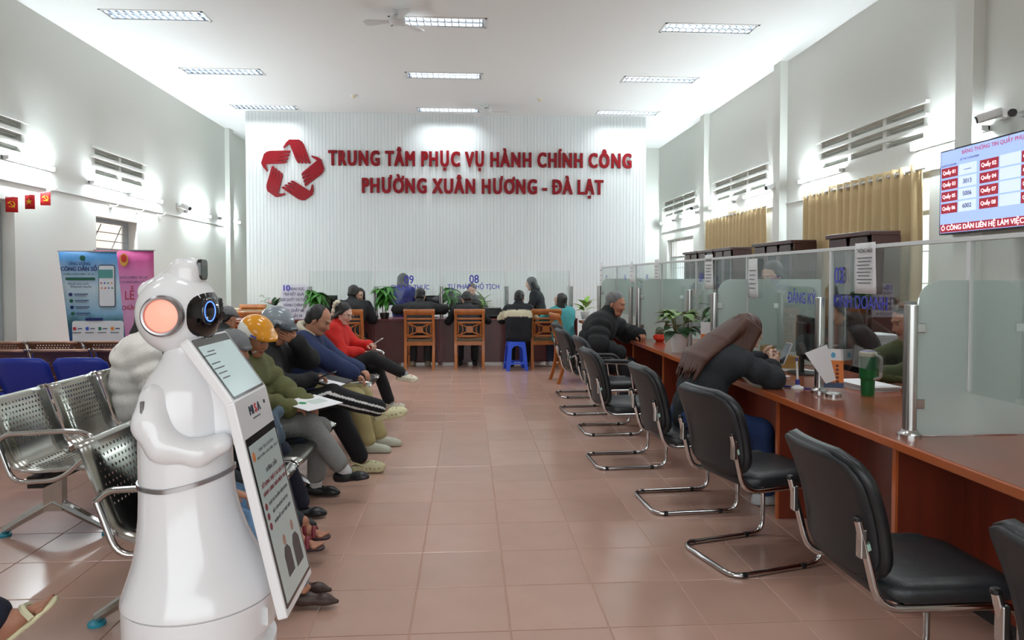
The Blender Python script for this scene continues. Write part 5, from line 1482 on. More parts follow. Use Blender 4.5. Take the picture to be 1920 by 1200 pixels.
rear('woman with long dark hair standing sideways in black behind rear desk', 1012, 12.2, rz=R(165), pz=.72, lean=8, bend=6, head=(18, 0, 0), L=(.3, .1, .9), Rr=(.3, -.1, .9), fL=(0, .09, .08), fR=(0, -.09, .08), skin=(214, 170, 148), fem=True, hair='long', top=dict(c=(40, 38, 42), name='black_blazer_cloth', t=.016), pants=dict(c=(28, 28, 32)), shoes=dict(kind='loafer', c=(30, 30, 32), name='black_leather_loafer'), s=.93)
# ---------------- right hand counter
person('grey haired old man in black quilted jacket at the counter', (1.3, 7.2), R(-14), 1.0, .54, lean=10, bend=22, twist=-10, head=(16, -26, 0), L=(.5, .12, .8), Rr=(.3, -.25, .64), eL=(.1, .9, -.4), fL=(.4, .12, .08), fR=(.36, -.14, .08), skin=(190, 132, 106), hair='short', hairc=(104, 104, 104), curl=(.6, .4),
    top=dict(c=(26, 27, 29), name='black_puffer_cloth', t=.055, q=.026, qn=.1, collar=.04, wr=.005), pants=dict(c=(44, 46, 50), name='charcoal_trouser_cloth'), shoes=dict(kind='loafer', c=(30, 30, 32), name='black_leather_loafer'))
def hair_over(l):
    Hc, hr, Nb, Ch, W, s, Pv = l['Hc'], l['hr'], l['Nb'], l['Ch'], l['W'], l['s'], l['Pv']
    P = []
    def back(p, q): u = nrm(q); return V3(-u[2], 0, u[0])
    n1, n2 = back(0, Nb - Ch), back(0, Ch - W)
    for i_ in range(25):
        y = -.16 + .01333 * i_; e = 1 - (y / .2) ** 2
        a = Hc + hr @ V3(-.075, y * .45, .03); b_ = Nb + n1 * (.08 + .035 * e) + V3(0, y * .8, 0); c_ = Ch + n2 * (.125 + .045 * e) + V3(0, y * 1.0, 0)
        d_ = W + n2 * (.115 + .03 * e) + V3(.008 * math.cos(i_ * 2.1), y * .9, .02 - .035 * math.sin(i_ * 2.6))
        P += [C(a, b_, .036, .027, k=.012), C(b_, c_, .025, .018, k=.01), C(c_, d_, .018, .003, k=.014)]
    for sy in (-1, 1):
        for j_ in range(3):
            a = Hc + hr @ V3(.02 - .03 * j_, sy * .075, .04); b_ = Hc + hr @ V3(.04 - .045 * j_, sy * .092, -.13); c_ = b_ + V3(.0 - .02 * j_, sy * .01, -.12)
            P += [C(a, b_, .026, .028, k=.03), C(b_, c_, .026, .006, k=.02)]
    return sdf(P, .006, smooth=1)
gw = person('woman with long brown hair in dark jacket bent over her phone', (1.42, 4.2), R(4), .95, .55, lean=16, bend=24, head=(38, -4, 0), L=(.52, .12, .88), Rr=(.5, -.02, .86), eL=(.2, .8, -.5), eR=(.2, -.8, -.5), hL=((.7, -.4, .35), (.1, -.8, .2)), hR=((.75, .35, .3), (.1, .8, .2)), fL=(.5, .12, .08), fR=(.42, -.12, .08), skin=(224, 186, 166), fem=True, hair='long', hairc=(76, 41, 27), hair_fn=hair_over, curl=(.55, .55),
    top=dict(c=(36, 40, 44), name='dark_slate_puffer_cloth', t=.026, q=.018, qn=.11), pants=dict(c=(38, 62, 110), name='dark_blue_denim', w=1.1), shoes=dict(kind='sneaker', c=(190, 192, 194), name='grey_white_sneaker'))
phone(gw, 1, 'silver phone held up by woman with long brown hair', (206, 206, 210), (.13, .06, .06), (.45, 0, 1), (0, -1, 0))
ST = dict(fine=True, rz=R(180))
p = at(1468, 516, Y=5.7)
g = person('staff woman in glasses standing behind glass, looking down', (p.x + .06, 5.7), R(186), .95, .84, lean=6, bend=12, head=(22, 20, 0), L=(.3, .14, 1.0), Rr=(.3, -.14, 1.0), fL=(0, .09, .08), fR=(0, -.09, .08), skin=(224, 184, 164), fem=True, hair='bob', top=dict(c=(60, 74, 84), name='slate_blue_uniform_cloth', t=.014), pants=dict(c=(30, 30, 36)), shoes=dict(kind='loafer', c=(30, 30, 32), name='black_leather_loafer'))
glasses(g)
p = at(1605, 592, Y=5.3)
person('staff member in black seated behind the 03 glass', (p.x + .12, 5.3), R(150), .93, .56, lean=8, bend=14, head=(16, -10, 0), L=(.36, .12, .8), Rr=(.36, -.12, .8), fL=(.3, .1, .08), fR=(.3, -.1, .08), skin=(206, 160, 136), hair='bob', fem=True, top=dict(c=(28, 28, 34), name='black_blazer_cloth', t=.02), pants=dict(c=(30, 30, 36)), shoes=dict(kind='loafer', c=(30, 30, 32), name='black_leather_loafer'))
p = at(1738, 598, Y=4.15)
person('person in olive jacket with clasped hands behind green tumbler', (p.x + .12, 4.15), R(176), .95, .56, lean=10, bend=16, head=(20, 0, 0), L=(.42, .03, .8), Rr=(.42, -.06, .8), eL=(.2, 1, -.1), eR=(.2, -1, -.1), fL=(.3, .1, .08), fR=(.3, -.1, .08), curl=(.7, .7), skin=(206, 152, 126), hair='short', top=dict(c=(88, 92, 52), name='olive_wool_cloth', t=.024), pants=dict(c=(40, 40, 44)), shoes=dict(kind='loafer', c=(30, 30, 32), name='black_leather_loafer'))
phone(g4, 0, 'phone held by woman in red sweater', (214, 214, 218), (.09, -.02, .03), (.9, 0, .6), (0, -1, 0))
phone(g2, 1, 'dark phone in lap of man in grey helmet', (34, 36, 40), (.1, -.02, .03), (1, 0, .35), (0, -1, 0))
# ------------------------------------------------------------------ reception robot
m_rob = M('glossy_white_shell', (240, 240, 242), .16, coat=.5)
m_ring = M('silver_trim', (168, 164, 166), .3, 1)
m_gl_blk = M('gloss_black_visor', (10, 10, 12), .06, coat=.6)
rb = thing('reception_robot', 'tall white service robot with black visor face and screens', 'robot', (-.724, 1.88, 0), R(0))
def rloft(rings, n=64, groove=None):
    b = B(); out = []
    for z, cx, rx, *g in rings:
        ring = []; rx *= .89
        for k in range(n):
            a = 2 * math.pi * k / n
            q = rx * (1 - (g[0] if g else 0) * (1 if math.cos(a) > -.25 else max(0, 1 - (-.25 - math.cos(a)) / .2)))
            ring.append((cx + q * math.cos(a), q * math.sin(a), z))
        out.append(ring)
    return b.loft(out)
obj('base_shell', rloft([(.03, 0, .19), (.06, 0, .208), (.2, 0, .216), (.425, 0, .216), (.432, 0, .216, .1), (.468, 0, .216, .1), (.475, 0, .216), (.56, 0, .217)]), m_rob, rb, smooth=35)
obj('wheel_skirt', B().lathe([(.15, 0), (.16, .004), (.16, .03)], 40), m_black, rb)
obj('lower_shell', rloft([(.561, 0, .214), (.566, 0, .219), (.58, 0, .217), (.6, 0, .209), (.63, -.004, .194), (.67, -.01, .174), (.72, -.018, .156), (.78, -.026, .142), (.83, -.031, .135), (.864, -.033, .133), (.877, -.033, .133)]), m_rob, rb, smooth=35)
wr_ = rloft([(.862, -.033, .1335), (.863, -.033, .138), (.874, -.033, .1375), (.875, -.033, .1335)])
wr_.v = [(x, y, z + .28 * max(0, x + .05) ** 1.2) for x, y, z in wr_.v]
obj('waist_ring', wr_, m_ring, rb, smooth=40)
obj('torso_shell', rloft([(.876, -.033, .133), (.95, -.035, .131), (1.02, -.036, .13), (1.08, -.036, .127), (1.12, -.034, .118), (1.15, -.031, .104), (1.175, -.028, .086), (1.195, -.026, .074), (1.215, -.025, .066), (1.235, -.025, .062)]), m_rob, rb, smooth=35)
obj('neck', B().lathe([(.05, 1.2), (.048, 1.225)], 24, (-.03, 0, 0)), m_black, rb)
for s in (-1, 1):
    V, Q = sdf([C((-.075, s * .088, 1.1), (-.075, s * .112, 1.04), .04, .04, k=.03), C((-.075, s * .112, 1.04), (-.04, s * .12, .985), .041, .038, k=.03), C((-.04, s * .12, .985), (.04, s * .112, .965), .038, .032, k=.03), C((.04, s * .112, .965), (.09, s * .09, .985), .034, .028, k=.02)], .007, smooth=6)
    ar = sobj('arm', (V, Q), m_rob, rb)
    obj('arm_light_slot', B().tube([(-.088, s * .128, 1.1), (-.081, s * .144, 1.065), (-.07, s * .151, 1.035), (-.055, s * .155, 1.0)], .0065, 8), m_ring, ar, smooth=50)
# head: ellipsoid with a crest
HCx, HCz = -.051, 1.316
V, Q = sdf([E_((HCx, 0, HCz), (.104, .102, .11), k=.01)], .006, smooth=4)
hd_ = sobj('head', (V, Q), m_rob, rb)
V, Q = sdf([C((-.125, 0, 1.372), (-.04, 0, 1.412), .03, .034, k=.03), C((-.035, .014, 1.40), (-.035, .014, 1.43), .03, k=.02), C((-.035, -.014, 1.40), (-.035, -.014, 1.43), .03, k=.02), C((-.012, .016, 1.40), (-.012, .016, 1.432), .027, k=.02), C((-.012, -.016, 1.40), (-.012, -.016, 1.432), .027, k=.02)], .006, smooth=5)
cr = sobj('crest', (V, Q), m_rob, hd_)
cm = obj('depth_camera', B().prism(rrect(.05, .056, .014), .012, frame((.013, 0, 1.432), (0, 1, 0), (0, 0, 1))), m_gl_blk, hd_, bevel=.003)
def ell_pt(yaw, pit, k=1.0):
    d = V3(math.cos(pit) * math.cos(yaw), math.cos(pit) * math.sin(yaw), math.sin(pit))
    r_ = 1 / math.sqrt((d[0] / .104) ** 2 + (d[1] / .102) ** 2 + (d[2] / .11) ** 2)
    return Vector((HCx, 0, HCz)) + Vector(d) * r_ * k
rr = []
for q in np.linspace(.02, 1, 9):
    row = []
    for k in range(41):
        a = 2 * math.pi * k / 40; e = (abs(math.cos(a)) ** 3 + abs(math.sin(a)) ** 3) ** (-1 / 3)
        row.append(ell_pt(q * e * 1.0 * math.cos(a), -.05 + q * e * .6 * math.sin(a), 1.02 - .012 * q ** 6))
    rr.append(row)
obj('visor', B().grid(rr), m_gl_blk, hd_, smooth=True)
m_eye = M('blue_ring_glow', (70, 110, 255), .3, emit=2.5)
m_lens = M('lens_glass', (30, 32, 40), .05, coat=1)
for s in (-1, 1):
    c = ell_pt(s * .42, .06, 1.02); nrm_ = (c - Vector((HCx, 0, HCz))).normalized()
    m_ = frame(c, Vector((0, 0, 1)).cross(nrm_), (0, 0, 1))
    e_ = obj('eye', B().lathe([(.0, -.001), (.018, .0), (.024, .004), (.028, .003), (.03, 0), (.03, -.01)], 28), m_lens, hd_, smooth=40, m=m_ @ Matrix.Diagonal((.85, 1.2, 1, 1)))
    obj('eye_ring', B().tube([(.0215 * math.cos(q), .0215 * math.sin(q), .003) for q in np.linspace(0, 2 * math.pi, 25)[:-1]], *[.0013, 6], closed=True), m_eye, e_)
    c2 = Vector((HCx, s * .1, HCz - .003))
    m_ = frame(c2, (s * -1.0 * -1, 0, 0) if s < 0 else (-1, 0, 0), (0, 0, 1))
    m_ = frame(c2, (1, 0, 0) if s < 0 else (-1, 0, 0), (0, 0, 1))
    er = obj('ear_ring', B().lathe([(.041, .002), (.043, .008), (.048, .009), (.053, .004), (.053, -.012)], 40), m_ring, hd_, smooth=40, m=m_)
    obj('ear_light', B().lathe([(0, .008), (.03, .006), (.041, .002)], 36), M('coral_glow', (252, 150, 130), .4, emit=.7), er, smooth=40)
# two joined screens in one white frame
def panel(p0, p1, w_, th, name, top=0, bot=0):
    """white slab from p0 (top) to p1 (bottom) in the xz plane, width along y"""
    p0, p1 = Vector(p0), Vector(p1); L_ = (p1 - p0).length
    m_ = frame((p0 + p1) / 2, (0, 1, 0), p0 - p1)
    o = obj(name, B().prism(rrect(w_, L_, .008, 4), th, m_), m_rob, rb, bevel=.004)
    return o, m_, L_
up_, mu, Lu = panel((.014, 0, 1.252), (.128, 0, 1.088), .272, .026, 'upper_screen_frame')
lo_, ml, Ll = panel((.124, 0, 1.098), (.252, 0, .54), .272, .026, 'lower_screen_frame')
obj('panel_bracket', B().prism([(.03, 1.19), (.11, 1.08), (.14, .98), (.03, 1.0), (.0, 1.1)], .12, Matrix(((1, 0, 0, 0), (0, 0, 1, 0), (0, 1, 0, 0), (0, 0, 0, 1)))), m_rob, rb, bevel=.01)
m_lcd = M('pale_lcd_screen', (176, 196, 196), .12, emit=.28, coat=.6)
m_lcd2 = M('grey_lcd_screen', (150, 160, 158), .12, emit=.26, coat=.6)
m_bez = M('gloss_black_bezel', (26, 26, 28), .12, coat=.4)
T_ = lambda m_, x, y, z=.0135: m_ @ Matrix.Translation((x, y, z))
bz = obj('bezel', B().prism(rrect(.248, Lu - .016, .006, 3), .002, T_(mu, 0, 0)), m_bez, up_)
obj('display', B().prism(rrect(.232, Lu - .046, .003, 2), .001, T_(mu, 0, -.008, .0148)), m_lcd, up_)
bz = obj('bezel', B().prism(rrect(.252, Ll - .125, .004, 3), .002, T_(ml, 0, -.042)), m_bez, lo_)
obj('display', B().prism(rrect(.232, Ll - .155, .002, 2), .001, T_(ml, 0, -.047, .0148)), m_lcd2, lo_)
m_logo = M('logo_dark_blue', (40, 40, 62), .4); m_lred = M('logo_red', (206, 38, 50), .4); m_stx = M('screen_grey_text', (88, 86, 92), .5); m_smar = M('screen_maroon_text', (128, 44, 56), .5)
zt = Ll / 2
text('logo', 'MI', .034, m_logo, lo_, T_(ml, -.031, zt - .045), bold=.022, xs=1)
text('logo', 'S', .034, m_lred, lo_, T_(ml, .004, zt - .045), bold=.022, xs=1)
text('logo', 'A', .034, m_logo, lo_, T_(ml, .031, zt - .045), bold=.022, xs=1)
obj('logo_underline', B().prism(rrect(.06, .004, .001, 2), .001, T_(ml, 0, zt - .067, .0133)), m_stx, lo_)
obj('sensor_window', B().prism(rrect(.012, .01, .002, 2), .002, T_(ml, .085, zt - .04, .013)), m_gl_blk, lo_)
yy = zt - .15
for s_, sz, dy, mm, bo in (('UBND TỈNH LÂM ĐỒNG', .012, .0, m_stx, 0), ('UBND PHƯỜNG XUÂN HƯƠNG - ĐÀ LẠT', .010, .017, m_stx, 0), ('HƯỚNG DẪN', .016, .06, m_stx, .01), ('SỬ DỤNG TRỢ LÝ AI THỦ TỤC', .0155, .088, m_smar, .02), ('HÀNH CHÍNH TRÊN ĐIỆN THOẠI', .0145, .11, m_smar, .02), ('QUÉT MÃ QR BẰNG ĐIỆN THOẠI', .0115, .14, m_stx, .01), ('ĐẶT CÂU HỎI VỀ THỦ TỤC', .0115, .166, m_stx, .01), ('NHẬN KẾT QUẢ THỰC HIỆN', .0115, .192, m_stx, .01)):
    text('screen_text', s_, sz, mm, lo_, T_(ml, .012, yy - dy, .0156), ext=.0002, bold=bo)
for k in range(3): obj('bullet', B().prism([(.0095 * math.cos(a), .0095 * math.sin(a)) for a in np.linspace(0, 6.28, 17)[:-1]], .0006, T_(ml, -.098, yy - .14 - .026 * k, .0158)), m_smar, lo_)
obj('crest_badge', B().prism([(.011 * math.cos(a), .013 * math.sin(a)) for a in np.linspace(0, 6.28, 17)[:-1]], .0006, T_(ml, -.1, yy - .006, .0158)), M('badge_orange', (206, 120, 50), .5), lo_)
# two figures pictured at the foot of the lower screen
m_pic = M('picture_dark_suit', (84, 74, 74), .6); m_pic2 = M('picture_skin', (172, 136, 122), .6)
for x, sc_ in ((-.03, 1), (.055, 1.12)):
    obj('pictured_body', B().prism([(-.028, -.05), (.03, -.05), (.03, .01), (.012, .026), (-.012, .026), (-.026, .008)], .0006, T_(ml, x, -zt + .125, .0158) @ Matrix.Scale(sc_, 4)), m_pic, lo_)
    obj('pictured_head', B().prism([(.012 * math.cos(a), .015 * math.sin(a)) for a in np.linspace(0, 6.28, 13)[:-1]], .0007, T_(ml, x, -zt + .168 * (1 + .06 * (sc_ > 1)), .0158)), m_pic2, lo_)
for k, (x0_, y0_, l_) in enumerate(((-.06, .05, .05), (-.08, .04, .08), (-.08, .015, .06), (-.08, .0, .07), (-.08, -.015, .06), (-.08, -.03, .05))):
    obj('screen_line', B().prism(rrect(l_, .003, .001, 2), .0005, T_(mu, x0_, y0_, .0156)), m_stx, up_)
# power socket and floor cable
obj('side_socket', B().prism(rrect(.03, .05, .008), .004, frame((.186, -.055, .515), (.25, -1, 0), (0, 0, 1)) @ Matrix.Rotation(.3, 4, 'Y')), m_white, rb)
pts = [at(214, 1186, Z=.008), at(200, 1172, Z=.008), at(188, 1185, Z=.008), at(172, 1215, Z=.008)]
cb = [Vector((-.95, 1.98, .05)), Vector((-1.02, 2.08, .006))] + [Vector((-1.12 - .06 * k, 2.16 + .05 * math.sin(k * 1.1), .006)) for k in range(9)]
tag(obj('network_cable', B().tube(arc_pts(cb, .06, 3), .004, 6), M('blue_cable_jacket', (40, 80, 200), .5)), 'thin blue cable on floor left of robot base', 'cable')
cb = [Vector((-.95, 1.9, .05)), Vector((-1.05, 1.98, .006)), Vector((-1.2, 2.0, .006)), Vector((-1.4, 1.92, .006))]
tag(obj('power_cable', B().tube(arc_pts(cb, .06, 3), .005, 6), m_black), 'black power cable on floor left of robot base', 'cable')

# ------------------------------------------------------------------ roll-up banners
def ramp_mat(name, stops, axis=2, lo=0, hi=1, r=.5):
    mt = M(name, (200, 200, 200), r)
    nt = mt.node_tree; N = nt.nodes.new
    tc = N('ShaderNodeTexCoord'); sp = N('ShaderNodeSeparateXYZ'); mr = N('ShaderNodeMapRange'); cr_ = N('ShaderNodeValToRGB'); nz = N('ShaderNodeTexNoise'); ad = N('ShaderNodeMath')
    nt.links.new(tc.outputs['Object'], sp.inputs[0]); nt.links.new(tc.outputs['Object'], nz.inputs[0]); nz.inputs['Scale'].default_value = 5
    mr.inputs[1].default_value = lo; mr.inputs[2].default_value = hi
    nt.links.new(sp.outputs[axis], mr.inputs[0])
    ad.operation = 'MULTIPLY_ADD'; ad.inputs[1].default_value = .12
    nt.links.new(nz.outputs[0], ad.inputs[0]); nt.links.new(mr.outputs[0], ad.inputs[2]); nt.links.new(ad.outputs[0], cr_.inputs[0])
    e = cr_.color_ramp.elements
    e[0].position, e[0].color = stops[0][0], lin(stops[0][1]); e[1].position, e[1].color = stops[-1][0], lin(stops[-1][1])
    for p_, c in stops[1:-1]: q = e.new(p_); q.color = lin(c)
    nt.links.new(cr_.outputs[0], nt.nodes['Principled BSDF'].inputs['Base Color'])
    return mt
def banner(label, pL, w_, h_, lean, rz, mat):
    t = thing('roll_up_banner', label, 'banner', pL, rz)
    rows_ = [[(u * w_ + lean * (h_ - v * h_) / h_, .01 * math.sin(u * 3 + v * 4) + .04 * (1 - v), .03 + v * h_) for u in np.linspace(0, 1, 9)] for v in np.linspace(0, 1, 13)]
    obj('printed_sheet', B().grid(rows_), mat, t, smooth=True, solid=.003)
    obj('pole', B().cyl((w_ / 2 + lean, .06, .02), (w_ / 2, .04, h_ + .03), .01, seg=8), m_dark, t)
    obj('top_bar', B().bb(-.01, w_ + .01, -.008, .03, h_ + .025, h_ + .04), m_steel, t)
    obj('foot_bar', B().bb(lean - .02, w_ + lean + .02, -.03, .14, 0, .035), m_steel, t, bevel=.006)
    return t
def P2(t_w, lean, h_):
    return lambda u, v, o=.012: face_ny((u + lean * (1 - v), -.012 - o + .04 * (1 - v), .03 + v * h_))
bw, bh, bl = .655, 1.69, .14
m_bb = ramp_mat('blue_lake_print', [(.0, (60, 130, 220)), (.46, (36, 84, 150)), (.55, (60, 116, 130)), (.62, (140, 190, 226)), (.8, (210, 232, 246)), (1.0, (92, 166, 232))], 2, 0, 1.75)
t = banner('blue app banner with phone picture and white icon panel', (-4.827, 8.4, 0), bw, bh, bl, 0, m_bb)
Pb = P2(bw, bl, bh)
def ppoly(name, par, m_, poly, mat, d=.002): obj(name, B().prism(poly, d, m_), mat, par)
m_navy = M('banner_navy_ink', (30, 44, 110), .6); m_bwhite = M('banner_white_ink', (236, 240, 248), .5); m_grn = M('banner_green_ink', (30, 100, 80), .6)
ppoly('white_panel', t, Pb(bw / 2, .26), rrect(bw * .9, .86, .03), m_bwhite)
ppoly('logo_disc', t, Pb(bw * .42, .955), [(.032 * math.cos(a), .032 * math.sin(a)) for a in np.linspace(0, 6.28, 17)[:-1]], m_grn)
for s_, sz, u, v, mm, bo in (('ỨNG DỤNG', .05, .36, .915, m_navy, .01), ('CÔNG DÂN SỐ', .066, .335, .878, m_navy, .03), ('PHƯỜNG XUÂN HƯƠNG - ĐÀ LẠT', .025, .33, .842, m_grn, .01), ('Kết nối chính quyền', .032, .3, .775, m_navy, 0), ('Đồng hành cùng dân', .032, .34, .755, m_navy, 0)):
    text('lettering', s_, sz, mm, t, Pb(bw * u, v, .014), bold=bo, ext=.0003, xs=.9)
ppoly('caption_pill', t, Pb(bw * .34, .81), rrect(.34, .032, .015), m_grn)
ppoly('phone_body', t, Pb(bw * .79, .76), rrect(.19, .5, .03), M('banner_phone_black', (40, 44, 56), .5), .003)
ppoly('phone_display', t, Pb(bw * .79, .76, .014), rrect(.175, .48, .022), m_bwhite)
ppoly('phone_photo', t, Pb(bw * .79, .845, .016), rrect(.17, .1, .004), M('banner_teal_photo', (90, 160, 160), .5), .001)
ic = [(196, 60, 70), (60, 90, 200), (40, 130, 100), (230, 140, 50)]
for i in range(3):
    for j in range(4):
        c_ = ic[(i * 3 + j) % 4]
        ppoly('app_icon', t, Pb(bw * .79 - .06 + j * .04, .78 - i * .035, .016), rrect(.018, .018, .005, 2), M('banner_icon_%d' % ((i * 3 + j) % 4), c_, .6), .001)
        if not (i == 2 and j == 3):
            uu, vv = bw * .17 + j * bw * .22 + (.04 if i == 2 else 0), .46 - i * .13
            ppoly('service_icon', t, Pb(uu - .02, vv), rrect(.035, .04, .01, 2), M('banner_icon_%d' % ((i * 3 + j) % 4), c_, .6))
            ppoly('caption_line', t, Pb(uu + .04, vv, .012), rrect(.05, .01, .002, 2), m_navy)
            ppoly('caption_line', t, Pb(uu, vv - .028, .012), rrect(.1, .008, .002, 2), m_stx)
for i in range(4):
    ppoly('bullet', t, Pb(.09, .7 - i * .045, .012), [(.022 * math.cos(a), .022 * math.sin(a)) for a in np.linspace(0, 6.28, 15)[:-1]], (m_navy, m_grn)[i % 2])
    ppoly('caption_line', t, Pb(.21, .703 - i * .045, .012), rrect(.16, .01, .002, 2), m_navy); ppoly('caption_line', t, Pb(.2, .692 - i * .045, .012), rrect(.13, .008, .002, 2), m_stx)
ppoly('ribbon', t, Pb(bw * .5, .525), rrect(.2, .035, .012), m_navy)
m_pk = ramp_mat('pink_lotus_print', [(.0, (190, 40, 120)), (.3, (226, 130, 180)), (.6, (240, 176, 208)), (1, (214, 84, 150))], 2, 0, 1.8)
t = banner('pink ceremony banner with gold crest, behind blue banner', (-4.748, 9.02, 0), .71, 1.73, .0, R(4), m_pk)
Pk = P2(.71, 0, 1.73)
ppoly('gold_crest', t, Pk(.36, .93), [(.05 * math.cos(a), .085 * math.sin(a)) for a in np.linspace(0, 6.28, 21)[:-1]], M('crest_gold', (222, 160, 60), .5))
ppoly('crest_field', t, Pk(.36, .94, .014), [(.034 * math.cos(a), .05 * math.sin(a)) for a in np.linspace(0, 6.28, 21)[:-1]], M('crest_red', (206, 50, 40), .5))
for s_, sz, u, v, mm, bo in (('UBND PHƯỜNG XUÂN HƯƠNG - ĐÀ LẠT', .042, .36, .8, m_stx, .01), ('TRUNG TÂM PHỤC VỤ HÀNH CHÍNH CÔNG', .038, .36, .765, m_stx, .01), ('LỄ', .16, .42, .665, M('banner_red_ink', (178, 40, 60), .5), .01), ('TRAO GIẤY CHỨNG NHẬN', .075, .36, .575, M('banner_red_ink', (178, 40, 60), .5), .02)):
    text('lettering', s_, sz, mm, t, Pk(u, v, .014), bold=bo, ext=.0003, xs=.72)
# ------------------------------------------------------------------ plants
def leaf_mesh(name, n=6, wid=.3, droop=.35, fold=.12):
    rr = []
    for i in range(n + 1):
        u = i / n; hw = wid / 2 * (math.sin(math.pi * min(1, u * .96 + .04) ** .8)) * (1 if u < 1 else 0) + .004
        rr.append([(u, v * hw, -droop * u * u + fold * abs(v) * hw * 2) for v in (-1, -.5, 0, .5, 1)])
    b = B().grid(rr); me = bpy.data.meshes.new(name); me.from_pydata(b.v, [], b.f)
    me.polygons.foreach_set('use_smooth', [True] * len(me.polygons))
    return me
def leaf_mat(name, c, c2, sc_=5):
    mt = M(name, c, .4, n=.3, ns=sc_)
    if c2:
        nt = mt.node_tree; w_ = nt.nodes.new('ShaderNodeTexWave'); tc = nt.nodes.new('ShaderNodeTexCoord'); mx = nt.nodes.new('ShaderNodeMix'); mx.data_type = 'RGBA'
        w_.inputs['Scale'].default_value = 3.2; w_.inputs['Distortion'].default_value = 1.5
        nt.links.new(tc.outputs['Object'], w_.inputs[0]); nt.links.new(w_.outputs[1], mx.inputs[0])
        mx.inputs[6].default_value = lin(c); mx.inputs[7].default_value = lin(c2)
        nt.links.new(mx.outputs[2], nt.nodes['Principled BSDF'].inputs['Base Color'])
    return mt
def add_leaf(me, parent, p, yaw, pit, ln, roll=0, wid=1):
    o = bpy.data.objects.new('leaf', me); col.objects.link(o); o.parent = parent
    o.matrix_local = Matrix.Translation(p) @ Matrix.Rotation(yaw, 4, 'Z') @ Matrix.Rotation(-pit, 4, 'Y') @ Matrix.Rotation(roll, 4, 'X') @ Matrix.Diagonal((ln, ln * wid, ln, 1))
m_soil = M('dark_soil', (54, 42, 34), .95, n=.3, ns=60)
def potted(name, label, loc, pot, pot_c, rz=0, pr=.4, extra=None):
    t = thing(name, label, 'potted plant', loc, rz)
    obj('pot', B().lathe(pot, 28), M('pot_%d_%d_%d' % pot_c, pot_c, pr), t, smooth=35)
    top = max(z for r_, z in pot); rt = [r_ for r_, z in pot if z == top][0]
    obj('soil', B().lathe([(0, top - .012), (rt - .008, top - .014)], 24), m_soil, t)
    return t, top
lm_money = leaf_mesh('money_tree_leaf', wid=.34, droop=.45); lm_money.materials.append(leaf_mat('money_tree_green', (62, 128, 44), None))
lm_cal = leaf_mesh('calathea_leaf', wid=.72, droop=.3); lm_cal.materials.append(leaf_mat('calathea_striped_green', (34, 78, 34), (140, 176, 80)))
lm_dk = leaf_mesh('dark_round_leaf', wid=.75, droop=.35); lm_dk.materials.append(leaf_mat('dark_glossy_green', (38, 72, 36), None))
lm_lime = leaf_mesh('lime_leaf', wid=.42, droop=.3); lm_lime.materials.append(leaf_mat('lime_variegated_green', (70, 140, 48), (178, 210, 96)))
lm_strap = leaf_mesh('strap_leaf', n=8, wid=.14, droop=.5); lm_strap.materials.append(leaf_mat('orchid_leaf_green', (84, 120, 70), None))
lm_pink = leaf_mesh('pink_petal', wid=.4, droop=.3); lm_pink.materials.append(leaf_mat('pink_flower', (214, 120, 130), None))
WPOT = [(.0, 0), (.055, 0), (.068, .06), (.074, .12), (.072, .125), (.066, .118)]
def money_tree(label, loc, h=.36, seed=1, glass_pot=True):
    r_ = random.Random(seed)
    t, top = potted('money_tree', label, loc, [(0, 0), (.06, 0), (.075, .05), (.078, .1), (.073, .1)], (46, 40, 40))
    for k in range(5):
        a = k * 1.26; b_ = Vector((.03 * math.cos(a), .03 * math.sin(a), top)); e = Vector((.09 * math.cos(a), .07 * math.sin(a), h * r_.uniform(.75, 1.05)))
        obj('stem', B().tube([b_, b_.lerp(e, .5) + Vector((0, 0, .03)), e], [.006, .005, .003], 6), M('brown_green_stem', (104, 100, 60), .7), t)
        for q in range(2):
            e2 = b_.lerp(e, 1 - q * .32)
            for j in range(7):
                add_leaf(lm_money, t, e2, a + j * .9 + r_.uniform(-.2, .2), R(r_.uniform(-35, 15)), r_.uniform(.17, .25))
money_tree('green money tree beside the number 10 board', (at(594, 590, Y=11.3).x, YD + .09, DESK), .5, 1)
money_tree('green money tree left of man with wide elbows', (at(722, 590, Y=11.3).x, YD + .07, DESK), .5, 2)
money_tree('leafy plant behind glass under 08 lettering', (at(848, 560, Y=11.6).x, YD + .5, DESK), .48, 3)
p = at(1272, 656, Z=DESK)
t, top = potted('calathea', 'striped calathea in glossy white pot on the counter', (1.89, 6.02, DESK), [(0, 0), (.06, 0), (.074, .07), (.083, .16), (.082, .168), (.074, .16)], (236, 236, 236), pr=.2)
r_ = random.Random(5)
for k in range(44):
    a = r_.uniform(0, 6.28); lowr = k < 16
    b_ = Vector((.03 * math.cos(a), .03 * math.sin(a), top)); e = b_ + Vector((math.cos(a) * (.07 if lowr else .05), math.sin(a) * (.07 if lowr else .05), r_.uniform(.02, .07) if lowr else r_.uniform(.08, .19)))
    obj('stem', B().tube([b_, e], .003, 4), M('brown_green_stem', (104, 100, 60), .7), t)
    add_leaf(lm_dk if lowr else lm_cal, t, e, a, R(r_.uniform(-20, 20) if lowr else r_.uniform(-5, 35)), r_.uniform(.1, .15))
t, top = potted('cactus_pot', 'small cactus in red pot on the counter', (2.0, 7.02, DESK), [(0, 0), (.035, 0), (.062, .03), (.058, .065), (.048, .08), (.043, .076)], (214, 52, 30), pr=.2)
V, Q = sdf([E_((0, 0, top + .03), (.045, .045, .05))], .006, wr=.003, wf=150)
sobj('cactus', (V, Q), M('grey_green_cactus', (100, 108, 84), .8, n=.4, ns=60), t)
obj('hanging_charm', B().lathe([(.0, -.03), (.012, -.02), (.012, .0), (0, .01)], 10, (-.06, .0, .06)), M('red_charm', (200, 40, 40), .5), t)
